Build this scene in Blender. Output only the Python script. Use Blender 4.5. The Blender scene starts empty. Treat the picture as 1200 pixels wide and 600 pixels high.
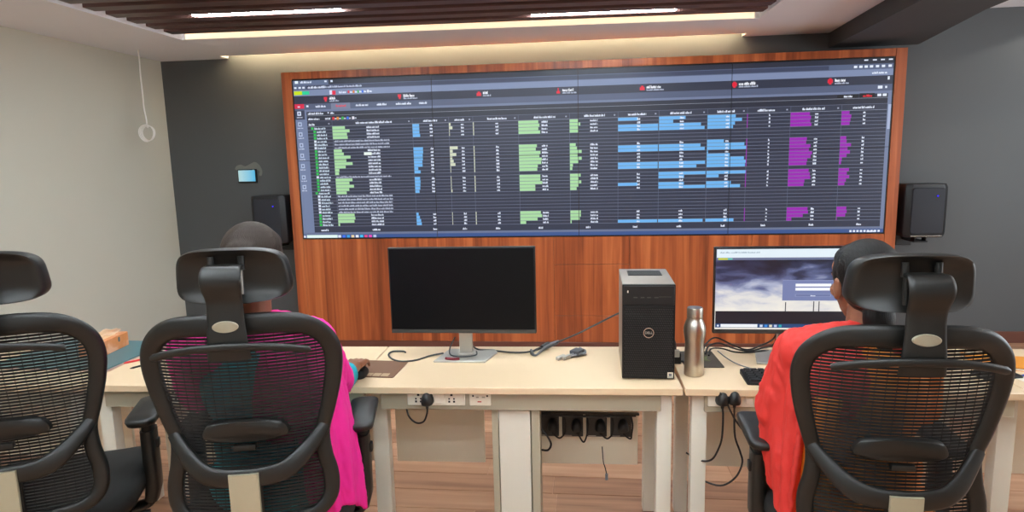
import bpy, bmesh, math, random
from mathutils import Vector, Matrix
random.seed(7)
S = bpy.context.scene
C = bpy.context.collection
PI = math.pi

# ------------------------------------------------------------------ camera
CAM_H, PITCH, ROLL, YAW = 1.5643, 0.151273, -0.023615, 0.112946
fw = Vector((-math.sin(YAW)*math.cos(PITCH), math.cos(YAW)*math.cos(PITCH), -math.sin(PITCH)))
r0 = Vector((math.cos(YAW), math.sin(YAW), 0)); u0 = r0.cross(fw)
rt = r0*math.cos(ROLL) + u0*math.sin(ROLL); up = u0*math.cos(ROLL) - r0*math.sin(ROLL)
cd = bpy.data.cameras.new('camera'); cam = bpy.data.objects.new('camera', cd); C.objects.link(cam)
cd.sensor_width = 36.0; cd.lens = 750/1200*36.0; cd.clip_start = 0.05
mw = Matrix((rt, up, -fw)).transposed().to_4x4(); mw.translation = (0, 0, CAM_H)
cam.matrix_world = mw
S.camera = cam
# ------------------------------------------------------------------ world / exposure
SKY = 9.0              # daylight seen through the windows
w = bpy.data.worlds.new('World'); S.world = w; w.use_nodes = True
w.node_tree.nodes['Background'].inputs[0].default_value = (0.86, 0.94, 1.0, 1)
w.node_tree.nodes['Background'].inputs[1].default_value = SKY
S.view_settings.view_transform = 'Standard'; S.view_settings.look = 'None'
S.view_settings.exposure = 0.0; S.view_settings.gamma = 1.0
S.view_settings.use_curve_mapping = False
LINEAR_LAMP = 120.0
COVE = 1.0
WASH = 80.0
SCREEN = 1.0

# ------------------------------------------------------------------ helpers
def lin(r, g=None, b=None):
    if g is None: r, g, b = r
    f = lambda c: (c/255/12.92) if c/255 <= 0.04045 else ((c/255+0.055)/1.055)**2.4
    return (f(r), f(g), f(b), 1.0)
def mat(name, col, rough=0.5, metal=0.0, spec=0.5, bump=0.0, bscale=200, var=0.0, vscale=6, emit=None, estr=0, coat=0, bstretch=None, alpha=1.0):
    m = bpy.data.materials.new(name); m.use_nodes = True
    nt = m.node_tree; p = nt.nodes['Principled BSDF']
    c = lin(col) if max(col[:3]) > 1.0 else tuple(col[:3])+(1,)
    p.inputs['Base Color'].default_value = c
    p.inputs['Roughness'].default_value = rough; p.inputs['Metallic'].default_value = metal
    p.inputs['Specular IOR Level'].default_value = spec; p.inputs['Coat Weight'].default_value = coat
    p.inputs['Alpha'].default_value = alpha
    tc = nt.nodes.new('ShaderNodeTexCoord')
    if var:
        n = nt.nodes.new('ShaderNodeTexNoise'); n.inputs['Scale'].default_value = vscale; n.inputs['Detail'].default_value = 5
        nt.links.new(tc.outputs['Object'], n.inputs['Vector'])
        mr = nt.nodes.new('ShaderNodeMapRange'); mr.inputs[3].default_value = 1-var; mr.inputs[4].default_value = 1+var
        nt.links.new(n.outputs[0], mr.inputs[0])
        hs = nt.nodes.new('ShaderNodeHueSaturation'); hs.inputs['Color'].default_value = c
        nt.links.new(mr.outputs[0], hs.inputs['Value']); nt.links.new(hs.outputs[0], p.inputs['Base Color'])
    if bump:
        n2 = nt.nodes.new('ShaderNodeTexNoise'); n2.inputs['Scale'].default_value = bscale; n2.inputs['Detail'].default_value = 3
        if bstretch:
            mp = nt.nodes.new('ShaderNodeMapping'); mp.inputs['Scale'].default_value = bstretch
            nt.links.new(tc.outputs['Object'], mp.inputs[0]); nt.links.new(mp.outputs[0], n2.inputs['Vector'])
        else: nt.links.new(tc.outputs['Object'], n2.inputs['Vector'])
        b = nt.nodes.new('ShaderNodeBump'); b.inputs['Strength'].default_value = bump; b.inputs['Distance'].default_value = 0.004
        nt.links.new(n2.outputs[0], b.inputs['Height']); nt.links.new(b.outputs[0], p.inputs['Normal'])
    if emit:
        p.inputs['Emission Color'].default_value = lin(emit) if max(emit) > 1 else tuple(emit)+(1,)
        p.inputs['Emission Strength'].default_value = estr
    return m
def wood_mat(name, cols, strip=0.06, axis=0, grain=(26, 26, 1.3), rough=0.35, objrand=False, streak=0.5):
    m = bpy.data.materials.new(name); m.use_nodes = True; nt = m.node_tree; p = nt.nodes['Principled BSDF']; L = nt.links.new
    p.inputs['Roughness'].default_value = rough
    tc = nt.nodes.new('ShaderNodeTexCoord'); mp = nt.nodes.new('ShaderNodeMapping'); mp.inputs['Scale'].default_value = grain
    g = nt.nodes.new('ShaderNodeTexNoise'); g.inputs['Scale'].default_value = 1.0; g.inputs['Detail'].default_value = 6; g.inputs['Distortion'].default_value = 0.6
    ge = nt.nodes.new('ShaderNodeNewGeometry')
    L(ge.outputs['Position'], mp.inputs[0]); L(mp.outputs[0], g.inputs['Vector'])
    if objrand:
        oi = nt.nodes.new('ShaderNodeObjectInfo'); tone = oi.outputs['Random']
    else:
        sp = nt.nodes.new('ShaderNodeSeparateXYZ'); L(ge.outputs['Position'], sp.inputs[0])
        dv = nt.nodes.new('ShaderNodeMath'); dv.operation = 'DIVIDE'; dv.inputs[1].default_value = strip; L(sp.outputs[axis], dv.inputs[0])
        n1 = nt.nodes.new('ShaderNodeTexNoise'); n1.noise_dimensions = '1D'; n1.inputs['Scale'].default_value = 1.0; n1.inputs['Detail'].default_value = 2
        L(dv.outputs[0], n1.inputs['W'])
        fl = nt.nodes.new('ShaderNodeMath'); fl.operation = 'FLOOR'; L(dv.outputs[0], fl.inputs[0])
        wn = nt.nodes.new('ShaderNodeTexWhiteNoise'); wn.noise_dimensions = '1D'; L(fl.outputs[0], wn.inputs['W'])
        mx0 = nt.nodes.new('ShaderNodeMath'); mx0.operation = 'ADD'; L(wn.outputs[0], mx0.inputs[0]); L(n1.outputs[0], mx0.inputs[1])
        hf = nt.nodes.new('ShaderNodeMath'); hf.operation = 'MULTIPLY'; hf.inputs[1].default_value = 0.5; L(mx0.outputs[0], hf.inputs[0]); tone = hf.outputs[0]
    a = nt.nodes.new('ShaderNodeMath'); a.operation = 'MULTIPLY'; a.inputs[1].default_value = 1-streak; L(tone, a.inputs[0])
    b = nt.nodes.new('ShaderNodeMath'); b.operation = 'MULTIPLY_ADD'; b.inputs[1].default_value = streak; L(g.outputs[0], b.inputs[0]); L(a.outputs[0], b.inputs[2])
    cr = nt.nodes.new('ShaderNodeValToRGB'); e = cr.color_ramp.elements
    e[0].position = 0.25; e[0].color = lin(cols[0]); e[1].position = 0.75; e[1].color = lin(cols[-1])
    for i, c in enumerate(cols[1:-1]):
        k = e.new(0.25+0.5*(i+1)/(len(cols)-1)); k.color = lin(c)
    L(b.outputs[0], cr.inputs[0]); L(cr.outputs[0], p.inputs['Base Color'])
    return m

def link(o, parent=None):
    C.objects.link(o)
    if parent is not None: o.parent = parent
    return o
def tag(o, label, cat, group=None, kind=None):
    o['label'] = label; o['category'] = cat
    if group: o['group'] = group
    if kind: o['kind'] = kind
    return o
def thing(name, label, cat, loc=(0,0,0), rz=0.0, group=None, kind=None):
    o = bpy.data.objects.new(name, None); o.empty_display_size = 0.05; link(o)
    o.location = loc; o.rotation_euler = (0, 0, rz)
    return tag(o, label, cat, group, kind)
def cr_path(P, n=8, closed=False):
    P = [Vector(p) for p in P]; out = []; N = len(P)
    rng = range(N) if closed else range(N-1)
    for i in rng:
        if closed: a, b, c, d = P[(i-1) % N], P[i], P[(i+1) % N], P[(i+2) % N]
        else: a, b, c, d = P[max(i-1, 0)], P[i], P[i+1], P[min(i+2, N-1)]
        for k in range(n):
            t = k/n
            out.append(0.5*((2*b)+(c-a)*t+(2*a-5*b+4*c-d)*t*t+(3*b-a-3*c+d)*t**3))
    if not closed: out.append(P[-1])
    return out

class MB:
    def __init__(s): s.v = []; s.f = []; s.col = None
    def add(s, v, f):
        o = len(s.v); s.v += [tuple(x) for x in v]; s.f += [tuple(i+o for i in q) for q in f]; return s
    def box(s, x0, x1, y0, y1, z0, z1, M=None):
        v = [Vector((x, y, z)) for z in (z0, z1) for y in (y0, y1) for x in (x0, x1)]
        if M is not None: v = [M @ p for p in v]
        return s.add(v, [(0,2,3,1), (4,5,7,6), (0,1,5,4), (2,6,7,3), (0,4,6,2), (1,3,7,5)])
    def prism(s, poly, ax, a, b):
        n = len(poly)
        def P(p, t): return {'x': (t, p[0], p[1]), 'y': (p[0], t, p[1]), 'z': (p[0], p[1], t)}[ax]
        v = [P(p, a) for p in poly] + [P(p, b) for p in poly]
        f = [tuple(range(n))[::-1], tuple(range(n, 2*n))] + [(i, (i+1) % n, n+(i+1) % n, n+i) for i in range(n)]
        return s.add(v, f)
    def sweep(s, pts, wid, thk, N=None, n=12, closed=False, pw=2.0):
        """elliptical section: width across (T x N), thickness along N. N: fixed vector, list, or None (transported)"""
        pts = [Vector(p) for p in pts]; m = len(pts); rows = []
        prev = None
        for i, p in enumerate(pts):
            if closed: T = pts[(i+1) % m]-pts[(i-1) % m]
            else: T = pts[min(i+1, m-1)]-pts[max(i-1, 0)]
            if T.length < 1e-9: T = Vector((0,0,1))
            T.normalize()
            if N is None:
                if prev is None: nn = T.orthogonal().normalized()
                else:
                    nn = prev-T*prev.dot(T); nn.normalize()
                prev = nn
            else:
                nn = Vector(N[i]) if isinstance(N, list) else Vector(N)
                nn = nn-T*nn.dot(T)
                if nn.length < 1e-6: nn = T.orthogonal()
                nn.normalize()
            B = T.cross(nn)
            wv = wid[i] if isinstance(wid, (list, tuple)) else wid
            tv = thk[i] if isinstance(thk, (list, tuple)) else thk
            row = []
            for k in range(n):
                a = 2*PI*k/n; ca, sa = math.cos(a), math.sin(a)
                ca = math.copysign(abs(ca)**(2/pw), ca); sa = math.copysign(abs(sa)**(2/pw), sa)
                row.append(p+B*(wv/2*ca)+nn*(tv/2*sa))
            rows.append(row)
        v = [q for r in rows for q in r]; f = []
        for i in range(m if closed else m-1):
            j = (i+1) % m
            for k in range(n):
                l = (k+1) % n; f.append((i*n+k, i*n+l, j*n+l, j*n+k))
        if not closed: f += [tuple(range(n))[::-1], tuple(range((m-1)*n, m*n))]
        return s.add(v, f)
    def tube(s, pts, r, n=8, closed=False):
        d = [2*x for x in r] if isinstance(r, (list, tuple)) else 2*r
        return s.sweep(pts, d, d, None, n, closed)
    def lathe(s, prof, c=(0,0,0), n=24, M=None):
        v = []; f = []; m = len(prof)
        for r, z in prof:
            for k in range(n):
                a = 2*PI*k/n; p = Vector((r*math.cos(a), r*math.sin(a), z))
                if M is not None: p = M @ p
                v.append(p+Vector(c))
        for i in range(m-1):
            for k in range(n): f.append((i*n+k, i*n+(k+1) % n, (i+1)*n+(k+1) % n, (i+1)*n+k))
        f += [tuple(range(n))[::-1], tuple(range((m-1)*n, m*n))]
        return s.add(v, f)
    def ell(s, c, r, M=None, n=16, m=10):
        v = [Vector((0,0,-1))]; f = []
        for i in range(1, m):
            t = -PI/2+PI*i/m
            for k in range(n):
                a = 2*PI*k/n; v.append(Vector((math.cos(t)*math.cos(a), math.cos(t)*math.sin(a), math.sin(t))))
        v.append(Vector((0,0,1)))
        for k in range(n): f.append((0, 1+(k+1) % n, 1+k)); f.append((len(v)-1, len(v)-1-n+k, len(v)-1-n+(k+1) % n))
        for i in range(m-2):
            for k in range(n): f.append((1+i*n+k, 1+i*n+(k+1) % n, 1+(i+1)*n+(k+1) % n, 1+(i+1)*n+k))
        r = (r, r, r) if isinstance(r, (int, float)) else r
        v = [Vector((p.x*r[0], p.y*r[1], p.z*r[2])) for p in v]
        if M is not None: v = [M.to_3x3() @ p for p in v]
        return s.add([p+Vector(c) for p in v], f)
    def cap(s, a, b, ra, rb, n=14):
        a, b = Vector(a), Vector(b); d = b-a; L = d.length
        M = d.to_track_quat('Z', 'Y').to_matrix()
        prof = [(max(ra*math.sin(t), 1e-4), -ra*math.cos(t)) for t in [PI/2*i/5 for i in range(6)]] + [(max(rb*math.cos(t), 1e-4), L+rb*math.sin(t)) for t in [PI/2*i/5 for i in range(6)]]
        return s.lathe(prof, a, n, M)
    def loft(s, rings):
        n = len(rings[0]); v = [p for r in rings for p in r]; f = []
        for i in range(len(rings)-1):
            for k in range(n): f.append((i*n+k, i*n+(k+1) % n, (i+1)*n+(k+1) % n, (i+1)*n+k))
        f += [tuple(range(n))[::-1], tuple(range((len(rings)-1)*n, len(rings)*n))]
        return s.add(v, f)
    def grid(s, fn, nu, nv, thick=None):
        """fn(u,v)->point ; closed slab when thick is given (offset along local normal)"""
        P = [[Vector(fn(i/nu, j/nv)) for i in range(nu+1)] for j in range(nv+1)]
        W = nu+1
        def face(o, flip):
            q = []
            for j in range(nv):
                for i in range(nu):
                    a = (o+j*W+i, o+j*W+i+1, o+(j+1)*W+i+1, o+(j+1)*W+i); q.append(a[::-1] if flip else a)
            return q
        if thick is None: return s.add([p for r in P for p in r], face(0, False))
        N = [[None]*W for _ in range(nv+1)]
        for j in range(nv+1):
            for i in range(W):
                a = P[j][min(i+1, nu)]-P[j][max(i-1, 0)]; b = P[min(j+1, nv)][i]-P[max(j-1, 0)][i]
                nn = a.cross(b); N[j][i] = nn.normalized() if nn.length > 1e-9 else Vector((0, 0, 1))
        A = [P[j][i]+N[j][i]*thick/2 for j in range(nv+1) for i in range(W)]
        B = [P[j][i]-N[j][i]*thick/2 for j in range(nv+1) for i in range(W)]
        o = len(A); f = face(0, False)+face(o, True)
        bd = [i for i in range(W)] + [j*W+nu for j in range(1, nv+1)] + [nv*W+i for i in range(nu-1, -1, -1)] + [j*W for j in range(nv-1, 0, -1)]
        for k in range(len(bd)):
            a, b = bd[k], bd[(k+1) % len(bd)]; f.append((b, a, a+o, b+o))
        return s.add(A+B, f)
    def mesh(s, name, bevel=0, seg=2, smooth=40, fixn=True):
        me = bpy.data.meshes.new(name); me.from_pydata(s.v, [], s.f); me.update()
        bm = bmesh.new(); bm.from_mesh(me)
        if fixn: bmesh.ops.recalc_face_normals(bm, faces=bm.faces[:])
        if bevel:
            ed = [e for e in bm.edges if len(e.link_faces) == 2 and e.calc_face_angle(0) > 0.6]
            bmesh.ops.bevel(bm, geom=ed, offset=bevel, segments=seg, profile=0.6, affect='EDGES', clamp_overlap=True)
        bm.to_mesh(me); bm.free()
        if smooth:
            me.polygons.foreach_set('use_smooth', [True]*len(me.polygons))
            me.set_sharp_from_angle(angle=math.radians(smooth))
        return me
    def build(s, name, m, parent=None, bevel=0, seg=2, smooth=40, loc=None, rz=0, label=None, kind=None):
        o = bpy.data.objects.new(name, s.mesh(name, bevel, seg, smooth)); o.data.materials.append(m); link(o, parent)
        if loc is not None: o.location = loc
        if rz: o.rotation_euler = (0, 0, rz)
        if label: o['label'] = label
        if kind: o['kind'] = kind
        return o
    def remesh(s, name, m, parent=None, voxel=0.006, it=4, fac=0.5, loc=None):
        me = bpy.data.meshes.new(name); me.from_pydata(s.v, [], s.f); me.update()
        bm = bmesh.new(); bm.from_mesh(me); bmesh.ops.recalc_face_normals(bm, faces=bm.faces[:]); bm.to_mesh(me); bm.free()
        t = bpy.data.objects.new('tmp', me); C.objects.link(t)
        r = t.modifiers.new('r', 'REMESH'); r.mode = 'VOXEL'; r.voxel_size = voxel; r.use_smooth_shade = True
        q = t.modifiers.new('s', 'SMOOTH'); q.iterations = it; q.factor = fac
        dg = bpy.context.evaluated_depsgraph_get(); dg.update()
        me2 = bpy.data.meshes.new_from_object(t.evaluated_get(dg)); me2.name = name
        bpy.data.objects.remove(t); bpy.data.meshes.remove(me)
        o = bpy.data.objects.new(name, me2); me2.materials.clear(); me2.materials.append(m); link(o, parent)
        if loc is not None: o.location = loc
        return o
def struct(name, mb, m, label, cat, **k):
    o = mb.build(name, m, **k); return tag(o, label, cat, kind='structure')
def rrect(w, h, r, n=5):
    out = []
    for cx, cy, a0 in ((w/2-r, h/2-r, 0), (-w/2+r, h/2-r, 90), (-w/2+r, -h/2+r, 180), (w/2-r, -h/2+r, 270)):
        for i in range(n+1):
            a = math.radians(a0+90*i/n); out.append((cx+r*math.cos(a), cy+r*math.sin(a)))
    return out
def text_mesh(txt, size, ext=0.0):
    cu = bpy.data.curves.new('t', 'FONT'); cu.body = txt; cu.size = size; cu.align_x = 'CENTER'; cu.align_y = 'CENTER'; cu.extrude = ext
    t = bpy.data.objects.new('t', cu); C.objects.link(t); dg = bpy.context.evaluated_depsgraph_get(); dg.update()
    me = bpy.data.meshes.new_from_object(t.evaluated_get(dg)); bpy.data.objects.remove(t); me.materials.clear(); return me

# ------------------------------------------------------------------ materials
M_wl = mat('paint_left', (206,204,190), 0.75, var=0.04, vscale=1.2, bump=0.03, bscale=120)
M_dark = mat('paint_dark', (84,87,89), 0.6, var=0.06, vscale=1.5, bump=0.03, bscale=120)
M_front = mat('paint_front', (205,205,200), 0.8, var=0.03)
M_ceil = mat('paint_ceiling', (240,242,248), 0.85, var=0.02, vscale=2)
M_beam = mat('paint_beam', (66,68,70), 0.7, var=0.04)
M_slat = mat('slat_laminate', (88,62,57), 0.38, var=0.12, vscale=3, bump=0.05, bscale=60)
M_trayblack = mat('tray_paint', (215,208,210), 0.85)
M_wood = wood_mat('wood_veneer', [(108,52,28), (156,78,42), (184,98,54), (206,120,70)], strip=0.075, grain=(30, 30, 1.4), rough=0.32)
M_skirt = mat('skirting_wood', (104,62,50), 0.4, var=0.1)
M_gap = mat('joint_backing_board', (60,34,24), 0.7)  # dark backing board that shows in the panel joints
M_floor = wood_mat('floor_laminate', [(142,102,76), (174,130,100), (190,145,112), (206,162,130)], grain=(1.6, 26, 26), rough=0.42, objrand=True, streak=0.62)
M_top = mat('desk_laminate', (226,198,162), 0.36, var=0.02, vscale=5)
M_steel = mat('powder_coat', (176,168,146), 0.5, var=0.02)
M_steelw = mat('powder_coat_pale', (226,221,206), 0.45, var=0.02)
M_mod = mat('modesty_board', (238,228,206), 0.5, var=0.02)
M_wplate = mat('white_socket_plastic', (238,232,214), 0.35)
M_hole = mat('socket_hole', (25,22,20), 0.6)
M_red = mat('red_rocker', (190,60,40), 0.4)
M_bplate = mat('black_socket_plastic', (58,58,55), 0.4)
M_cable = mat('cable_rubber', (22,22,22), 0.5)
M_gcable = mat('grey_cable', (112,114,120), 0.5)
M_wcable = mat('white_cable', (248,246,240), 0.5)
M_plast = mat('chair_plastic', (21,20,18), 0.42, bump=0.04, bscale=500)
M_mesh = mat('chair_mesh_weave', (15,14,14), 0.8)
M_seat = mat('chair_fabric', (22,21,20), 0.85, bump=0.2, bscale=900)
M_badge = mat('badge_silver', (176,170,150), 0.4, metal=0.5)
M_plate = mat('back_plate_metal', (178,172,148), 0.42, metal=0.35)
M_chrome = mat('chrome', (200,200,200), 0.18, metal=1.0)
M_bezel = mat('bezel_black', (16,16,18), 0.35)
M_scroff = mat('screen_off', (9,9,11), 0.45, spec=0.15)
M_silver = mat('silver_plastic', (186,182,174), 0.38, metal=0.55)
M_pc = mat('pc_black', (13,13,14), 0.5, spec=0.35)
M_pcgrey = mat('pc_grey_steel', (150,142,132), 0.45, metal=0.4)
M_bottle = mat('brushed_steel', (196,190,180), 0.3, metal=1.0)
M_speaker = mat('speaker_black', (24,25,29), 0.45)
M_grille = mat('speaker_grille', (34,36,44), 0.7, bump=0.15, bscale=900)
M_led = mat('blue_led', (20,20,200), 0.4, emit=(60,40,255), estr=1.2)
M_key = mat('key_plastic', (28,28,29), 0.55)
M_lamp = mat('lamp_diffuser', (255,255,255), 0.5, emit=(0.857,0.952,1.0), estr=LINEAR_LAMP)
M_wash = mat('wall_wash_led', (255,240,215), 0.5, emit=(1.0,0.74,0.42), estr=WASH)
M_cove = mat('cove_led', (255,240,215), 0.5, emit=(1.0,0.76,0.5), estr=COVE)
M_alu = mat('lamp_housing', (190,188,184), 0.4, metal=0.5)
M_skin = mat('skin_brown', (134,86,62), 0.5, var=0.06, vscale=30)
M_hair1 = mat('hair_dark_brown', (44,32,25), 0.55, spec=0.25, bump=0.5, bscale=60, bstretch=(9, 1, 1))
M_hair2 = mat('hair_black', (16,13,12), 0.5, spec=0.3, bump=0.6, bscale=60, bstretch=(9, 1, 1))
M_eye = mat('eye_white', (230,225,215), 0.2)
M_iris = mat('iris_dark', (30,20,14), 0.2)
M_lip = mat('lip', (140,76,66), 0.45)
M_pink = mat('pink_cotton', (228,22,140), 0.75, var=0.05, vscale=10, bump=0.15, bscale=300)
M_teal = mat('teal_cotton', (10,150,165), 0.75, var=0.05, bump=0.1, bscale=300)
M_redc = mat('red_chiffon', (202,44,36), 0.7, var=0.08, vscale=8, bump=0.12, bscale=300)
M_orange = mat('orange_cotton', (226,128,20), 0.75, var=0.06, bump=0.1, bscale=300)
M_dkcloth = mat('dark_trousers', (52,28,44), 0.8)
M_shoe = mat('sandal_brown', (70,48,36), 0.6)

# screen material: flat picture shown by the display
M_pix = bpy.data.materials.new('screen_pixels'); M_pix.use_nodes = True
_nt = M_pix.node_tree; _p = _nt.nodes['Principled BSDF']; _a = _nt.nodes.new('ShaderNodeVertexColor'); _a.layer_name = 'Col'
_p.inputs['Base Color'].default_value = (0.01, 0.01, 0.012, 1); _p.inputs['Roughness'].default_value = 0.35
_nt.links.new(_a.outputs['Color'], _p.inputs['Emission Color']); _p.inputs['Emission Strength'].default_value = SCREEN

# ------------------------------------------------------------------ setting
XL, XR, YB, YF = -3.66, 4.7, 5.411, -1.9
ZC, ZT, ZB, ZR = 2.47, 2.69, 2.355, 2.60         # ceiling, tray top, beam underside, higher ceiling on the right
XB0, XB1 = 1.88, 2.5                             # beam
TX0, TX1, TY0, TY1, TSL = -2.89, 1.20, -1.2, 4.545, .043      # slat tray opening
SX0, SX1, SY0 = -3.03, 1.25, 5.27                # wall-wash slot
wb = MB().box(XL-.1, XR+.1, YB, YB+.12, 0, 2.9)
struct('wall_back', wb, M_dark, 'dark charcoal back wall behind the video wall', 'wall')
struct('wall_left', MB().box(XL-.12, XL, YF-.1, YB, 0, 2.9), M_wl, 'pale grey green wall along the left of the room', 'wall')
WY0, WY1, WZ0, WZ1 = 1.2, 4.3, .85, 2.25       # window in the right wall
wr = MB(); wr.box(XR, XR+.12, YF-.1, WY0, 0, 2.9); wr.box(XR, XR+.12, WY1, YB, 0, 2.9); wr.box(XR, XR+.12, WY0, WY1, 0, WZ0); wr.box(XR, XR+.12, WY0, WY1, WZ1, 2.9)
struct('wall_right', wr, M_wl, 'pale wall on the far right of the room', 'wall')
struct('wall_front', MB().box(XL, XR, YF-.12, YF, 0, 2.9), M_front, 'pale wall opposite the video wall', 'wall')
M_glass = bpy.data.materials.new('window_glass'); M_glass.use_nodes = True; _n = M_glass.node_tree; _n.nodes.remove(_n.nodes['Principled BSDF'])
_t = _n.nodes.new('ShaderNodeBsdfTransparent'); _g = _n.nodes.new('ShaderNodeBsdfGlossy'); _g.inputs['Roughness'].default_value = .02; _m = _n.nodes.new('ShaderNodeMixShader'); _m.inputs[0].default_value = .06
_n.links.new(_t.outputs[0], _m.inputs[1]); _n.links.new(_g.outputs[0], _m.inputs[2]); _n.links.new(_m.outputs[0], _n.nodes['Material Output'].inputs[0])
M_wframe = mat('window_aluminium', (200,200,198), .4, metal=.3)
def window(name, label, cx, cy, length, rz, panes):
    t = thing(name, label, 'window', (cx, cy, WZ0), rz, kind='structure'); h = WZ1-WZ0; pw = length/panes
    f = MB(); f.box(-length/2, length/2, -.03, .03, 0, .05); f.box(-length/2, length/2, -.03, .03, h-.05, h)
    for k in range(panes+1):
        x = -length/2+k*pw; f.box(max(x-.025, -length/2), min(x+.025, length/2), -.03, .03, .05, h-.05)
    f.build('window_frame', M_wframe, t)
    for k in range(panes): MB().box(-length/2+k*pw+.025, -length/2+(k+1)*pw-.025, -.003, .003, .05, h-.05).build('pane', M_glass, t)
    l = bpy.data.lights.new('window_portal', 'AREA'); l.shape = 'RECTANGLE'; l.size = length; l.size_y = h; l.cycles.is_portal = True
    o = bpy.data.objects.new('window_portal', l); link(o, t); o.location = (0, .05, h/2); o.rotation_euler = (-PI/2, 0, 0)
window('window_1', 'daylit window in the right wall', XR+.06, (WY0+WY1)/2, WY1-WY0, -PI/2, 4)
fl = struct('floor', MB().box(XL-.12, XR+.12, YF-.12, YB, -.1, -.004), M_floor, 'brown wood laminate floor', 'floor')
pm = MB().box(0, 1.196, 0, .161, -.004, 0).mesh('plank', bevel=0.0012, seg=1, smooth=0); pm.materials.append(M_floor)
PW, PL = .165, 1.2
row = 0; y = 1.0
while y < YB-.02:
    x = XL - random.random()*1.0
    while x < XR:
        a, b = max(x, XL), min(x+PL, XR)
        if b-a > .1:
            pk = bpy.data.objects.new('plank', pm); link(pk, fl); pk.location = (a, y, 0); pk.scale = ((b-a)/PL, min(1, (YB-y)/PW), 1)
        x += PL
    y += PW
# ceiling with the tray and the wall-wash slot cut out
ce = MB()
def cslab(x0, x1, y0, y1, z0=ZC, z1=ZC+.06): ce.box(x0, x1, y0, y1, z0, z1)
TYR = TY1+TSL*(TX1-TX0)
cslab(XL, TX0, YF, SY0); cslab(TX1, XB0-.3, YF, 2.0); cslab(TX1, XB0+.05, 2.0, SY0); cslab(TX0, TX1, YF, TY0)
ce.prism([(TX0, TY1), (TX1, TYR), (TX1, SY0), (TX0, SY0)], 'z', ZC, ZC+.06)
cslab(XL, SX0, SY0, YB); cslab(SX1, XB0+.06, SY0, YB)
for (x0, x1, y0, y1) in ((TX0-.02, TX0, TY0, TY1+.02), (TX1, TX1+.02, TY0, TYR+.02), (TX0-.02, TX1+.02, TY0-.02, TY0)):
    ce.box(x0, x1, y0, y1, ZC+.06, ZT)
ce.prism([(TX0, TY1), (TX1, TYR), (TX1, TYR+.02), (TX0, TY1+.02)], 'z', ZC+.06, ZT)
ce.box(TX0-.02, TX1+.02, TY0-.02, TYR+.02, ZT, ZT+.03)
ce.box(SX0, SX1, SY0-.02, SY0, ZC+.06, ZT-.04); ce.box(SX0-.02, SX0, SY0-.02, YB, ZC+.06, ZT-.04); ce.box(SX1, SX1+.02, SY0-.02, YB, ZC+.06, ZT-.04)
ce.box(SX0-.02, SX1+.02, SY0-.02, YB, ZT-.04, ZT-.02)
ceil = struct('ceiling', ce, M_ceil, 'white false ceiling with a recessed tray of dark slats', 'ceiling', smooth=0)
struct('ceiling_right', MB().box(1.93, XR, YF, YB, ZR, ZR+.06), M_ceil, 'higher strip of white ceiling right of the dark beam', 'ceiling', smooth=0)
struct('trim_1', MB().prism([(1.905, YB), (2.56, YB), (2.33, 4.17), (1.95, YF), (1.49, YF)], 'z', ZB, 2.75), M_beam, 'dark grey boxed ceiling beam running towards the video wall', 'beam', smooth=0)
yy = 4.30
sl = MB().box(.055, TX1-TX0-.02, -.05, .05, 0, .10).mesh('slat', bevel=.003, seg=1, smooth=0); sl.materials.append(M_slat)
SLY = []; TA = math.atan(TSL)
while yy > TY0+.05:
    o = bpy.data.objects.new('slat', sl); link(o, ceil); o.location = (TX0, yy, ZC+.002); o.rotation_euler = (0, 0, TA); SLY.append(yy); yy -= .18
def baseboard(name, mb, label): struct(name, mb, M_skirt, label, 'baseboard', bevel=.003, seg=1)
BX0, BX1, BY = -2.43, 2.353, 5.111     # boxed-out veneer wall
baseboard('baseboard_back', MB().box(BX1+.0, XR, YB-.014, YB, 0, .095), 'brown skirting along the dark back wall right of the video wall')
baseboard('baseboard_left', MB().box(XL, XL+.014, 1.0, YB, 0, .095), 'brown skirting along the pale left wall')
baseboard('trim_2', MB().box(XL+.014, BX0, YB-.014, YB, 0, .095), 'brown skirting along the dark wall left of the video wall')
baseboard('trim_3', MB().box(BX0-.006, BX1+.006, BY-.014, BY, 0, .062), 'brown skirting at the foot of the veneer wall box')

# veneer wall box with panels round the screens
VX0, VX1, VZ0, VZ1 = -2.345, 2.272, .933, 2.2364
vb = struct('wall_feature', MB().box(BX0+.004, BX1-.004, BY+.012, YB, 0, 2.29), M_gap, 'boxed-out wall of red-brown wood veneer around the video wall', 'wall', smooth=0)
def panel(x0, x1, z0, z1):
    g = .0012
    MB().box(x0+g, x1-g, BY, BY+.03, z0+g, z1-g).build('panel', M_wood, vb, bevel=.0012, seg=1, smooth=0)
panel(BX0, VX0, .06, 2.295); panel(VX1, BX1, .06, 2.295); panel(VX0, VX1, VZ1, 2.295)
for a, b in ((VX0, -1.53), (-1.53, -.24)): panel(a, b, .06, VZ0)
panel(-.24, .36, .708, VZ0); panel(-.24, .36, .284, .708); panel(-.24, .36, .06, .284)
for a, b in ((.36, 1.30), (1.30, VX1)): panel(a, b, .06, VZ0)
for s in (BX0, BX1-.004):
    MB().box(s-.0, s+.004, BY+.03, YB, .0, 2.292).build('panel', M_wood, vb, smooth=0)
MB().box(BX0, BX1, BY+.03, YB, 2.288, 2.294).build('panel', M_wood, vb, smooth=0)

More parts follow.
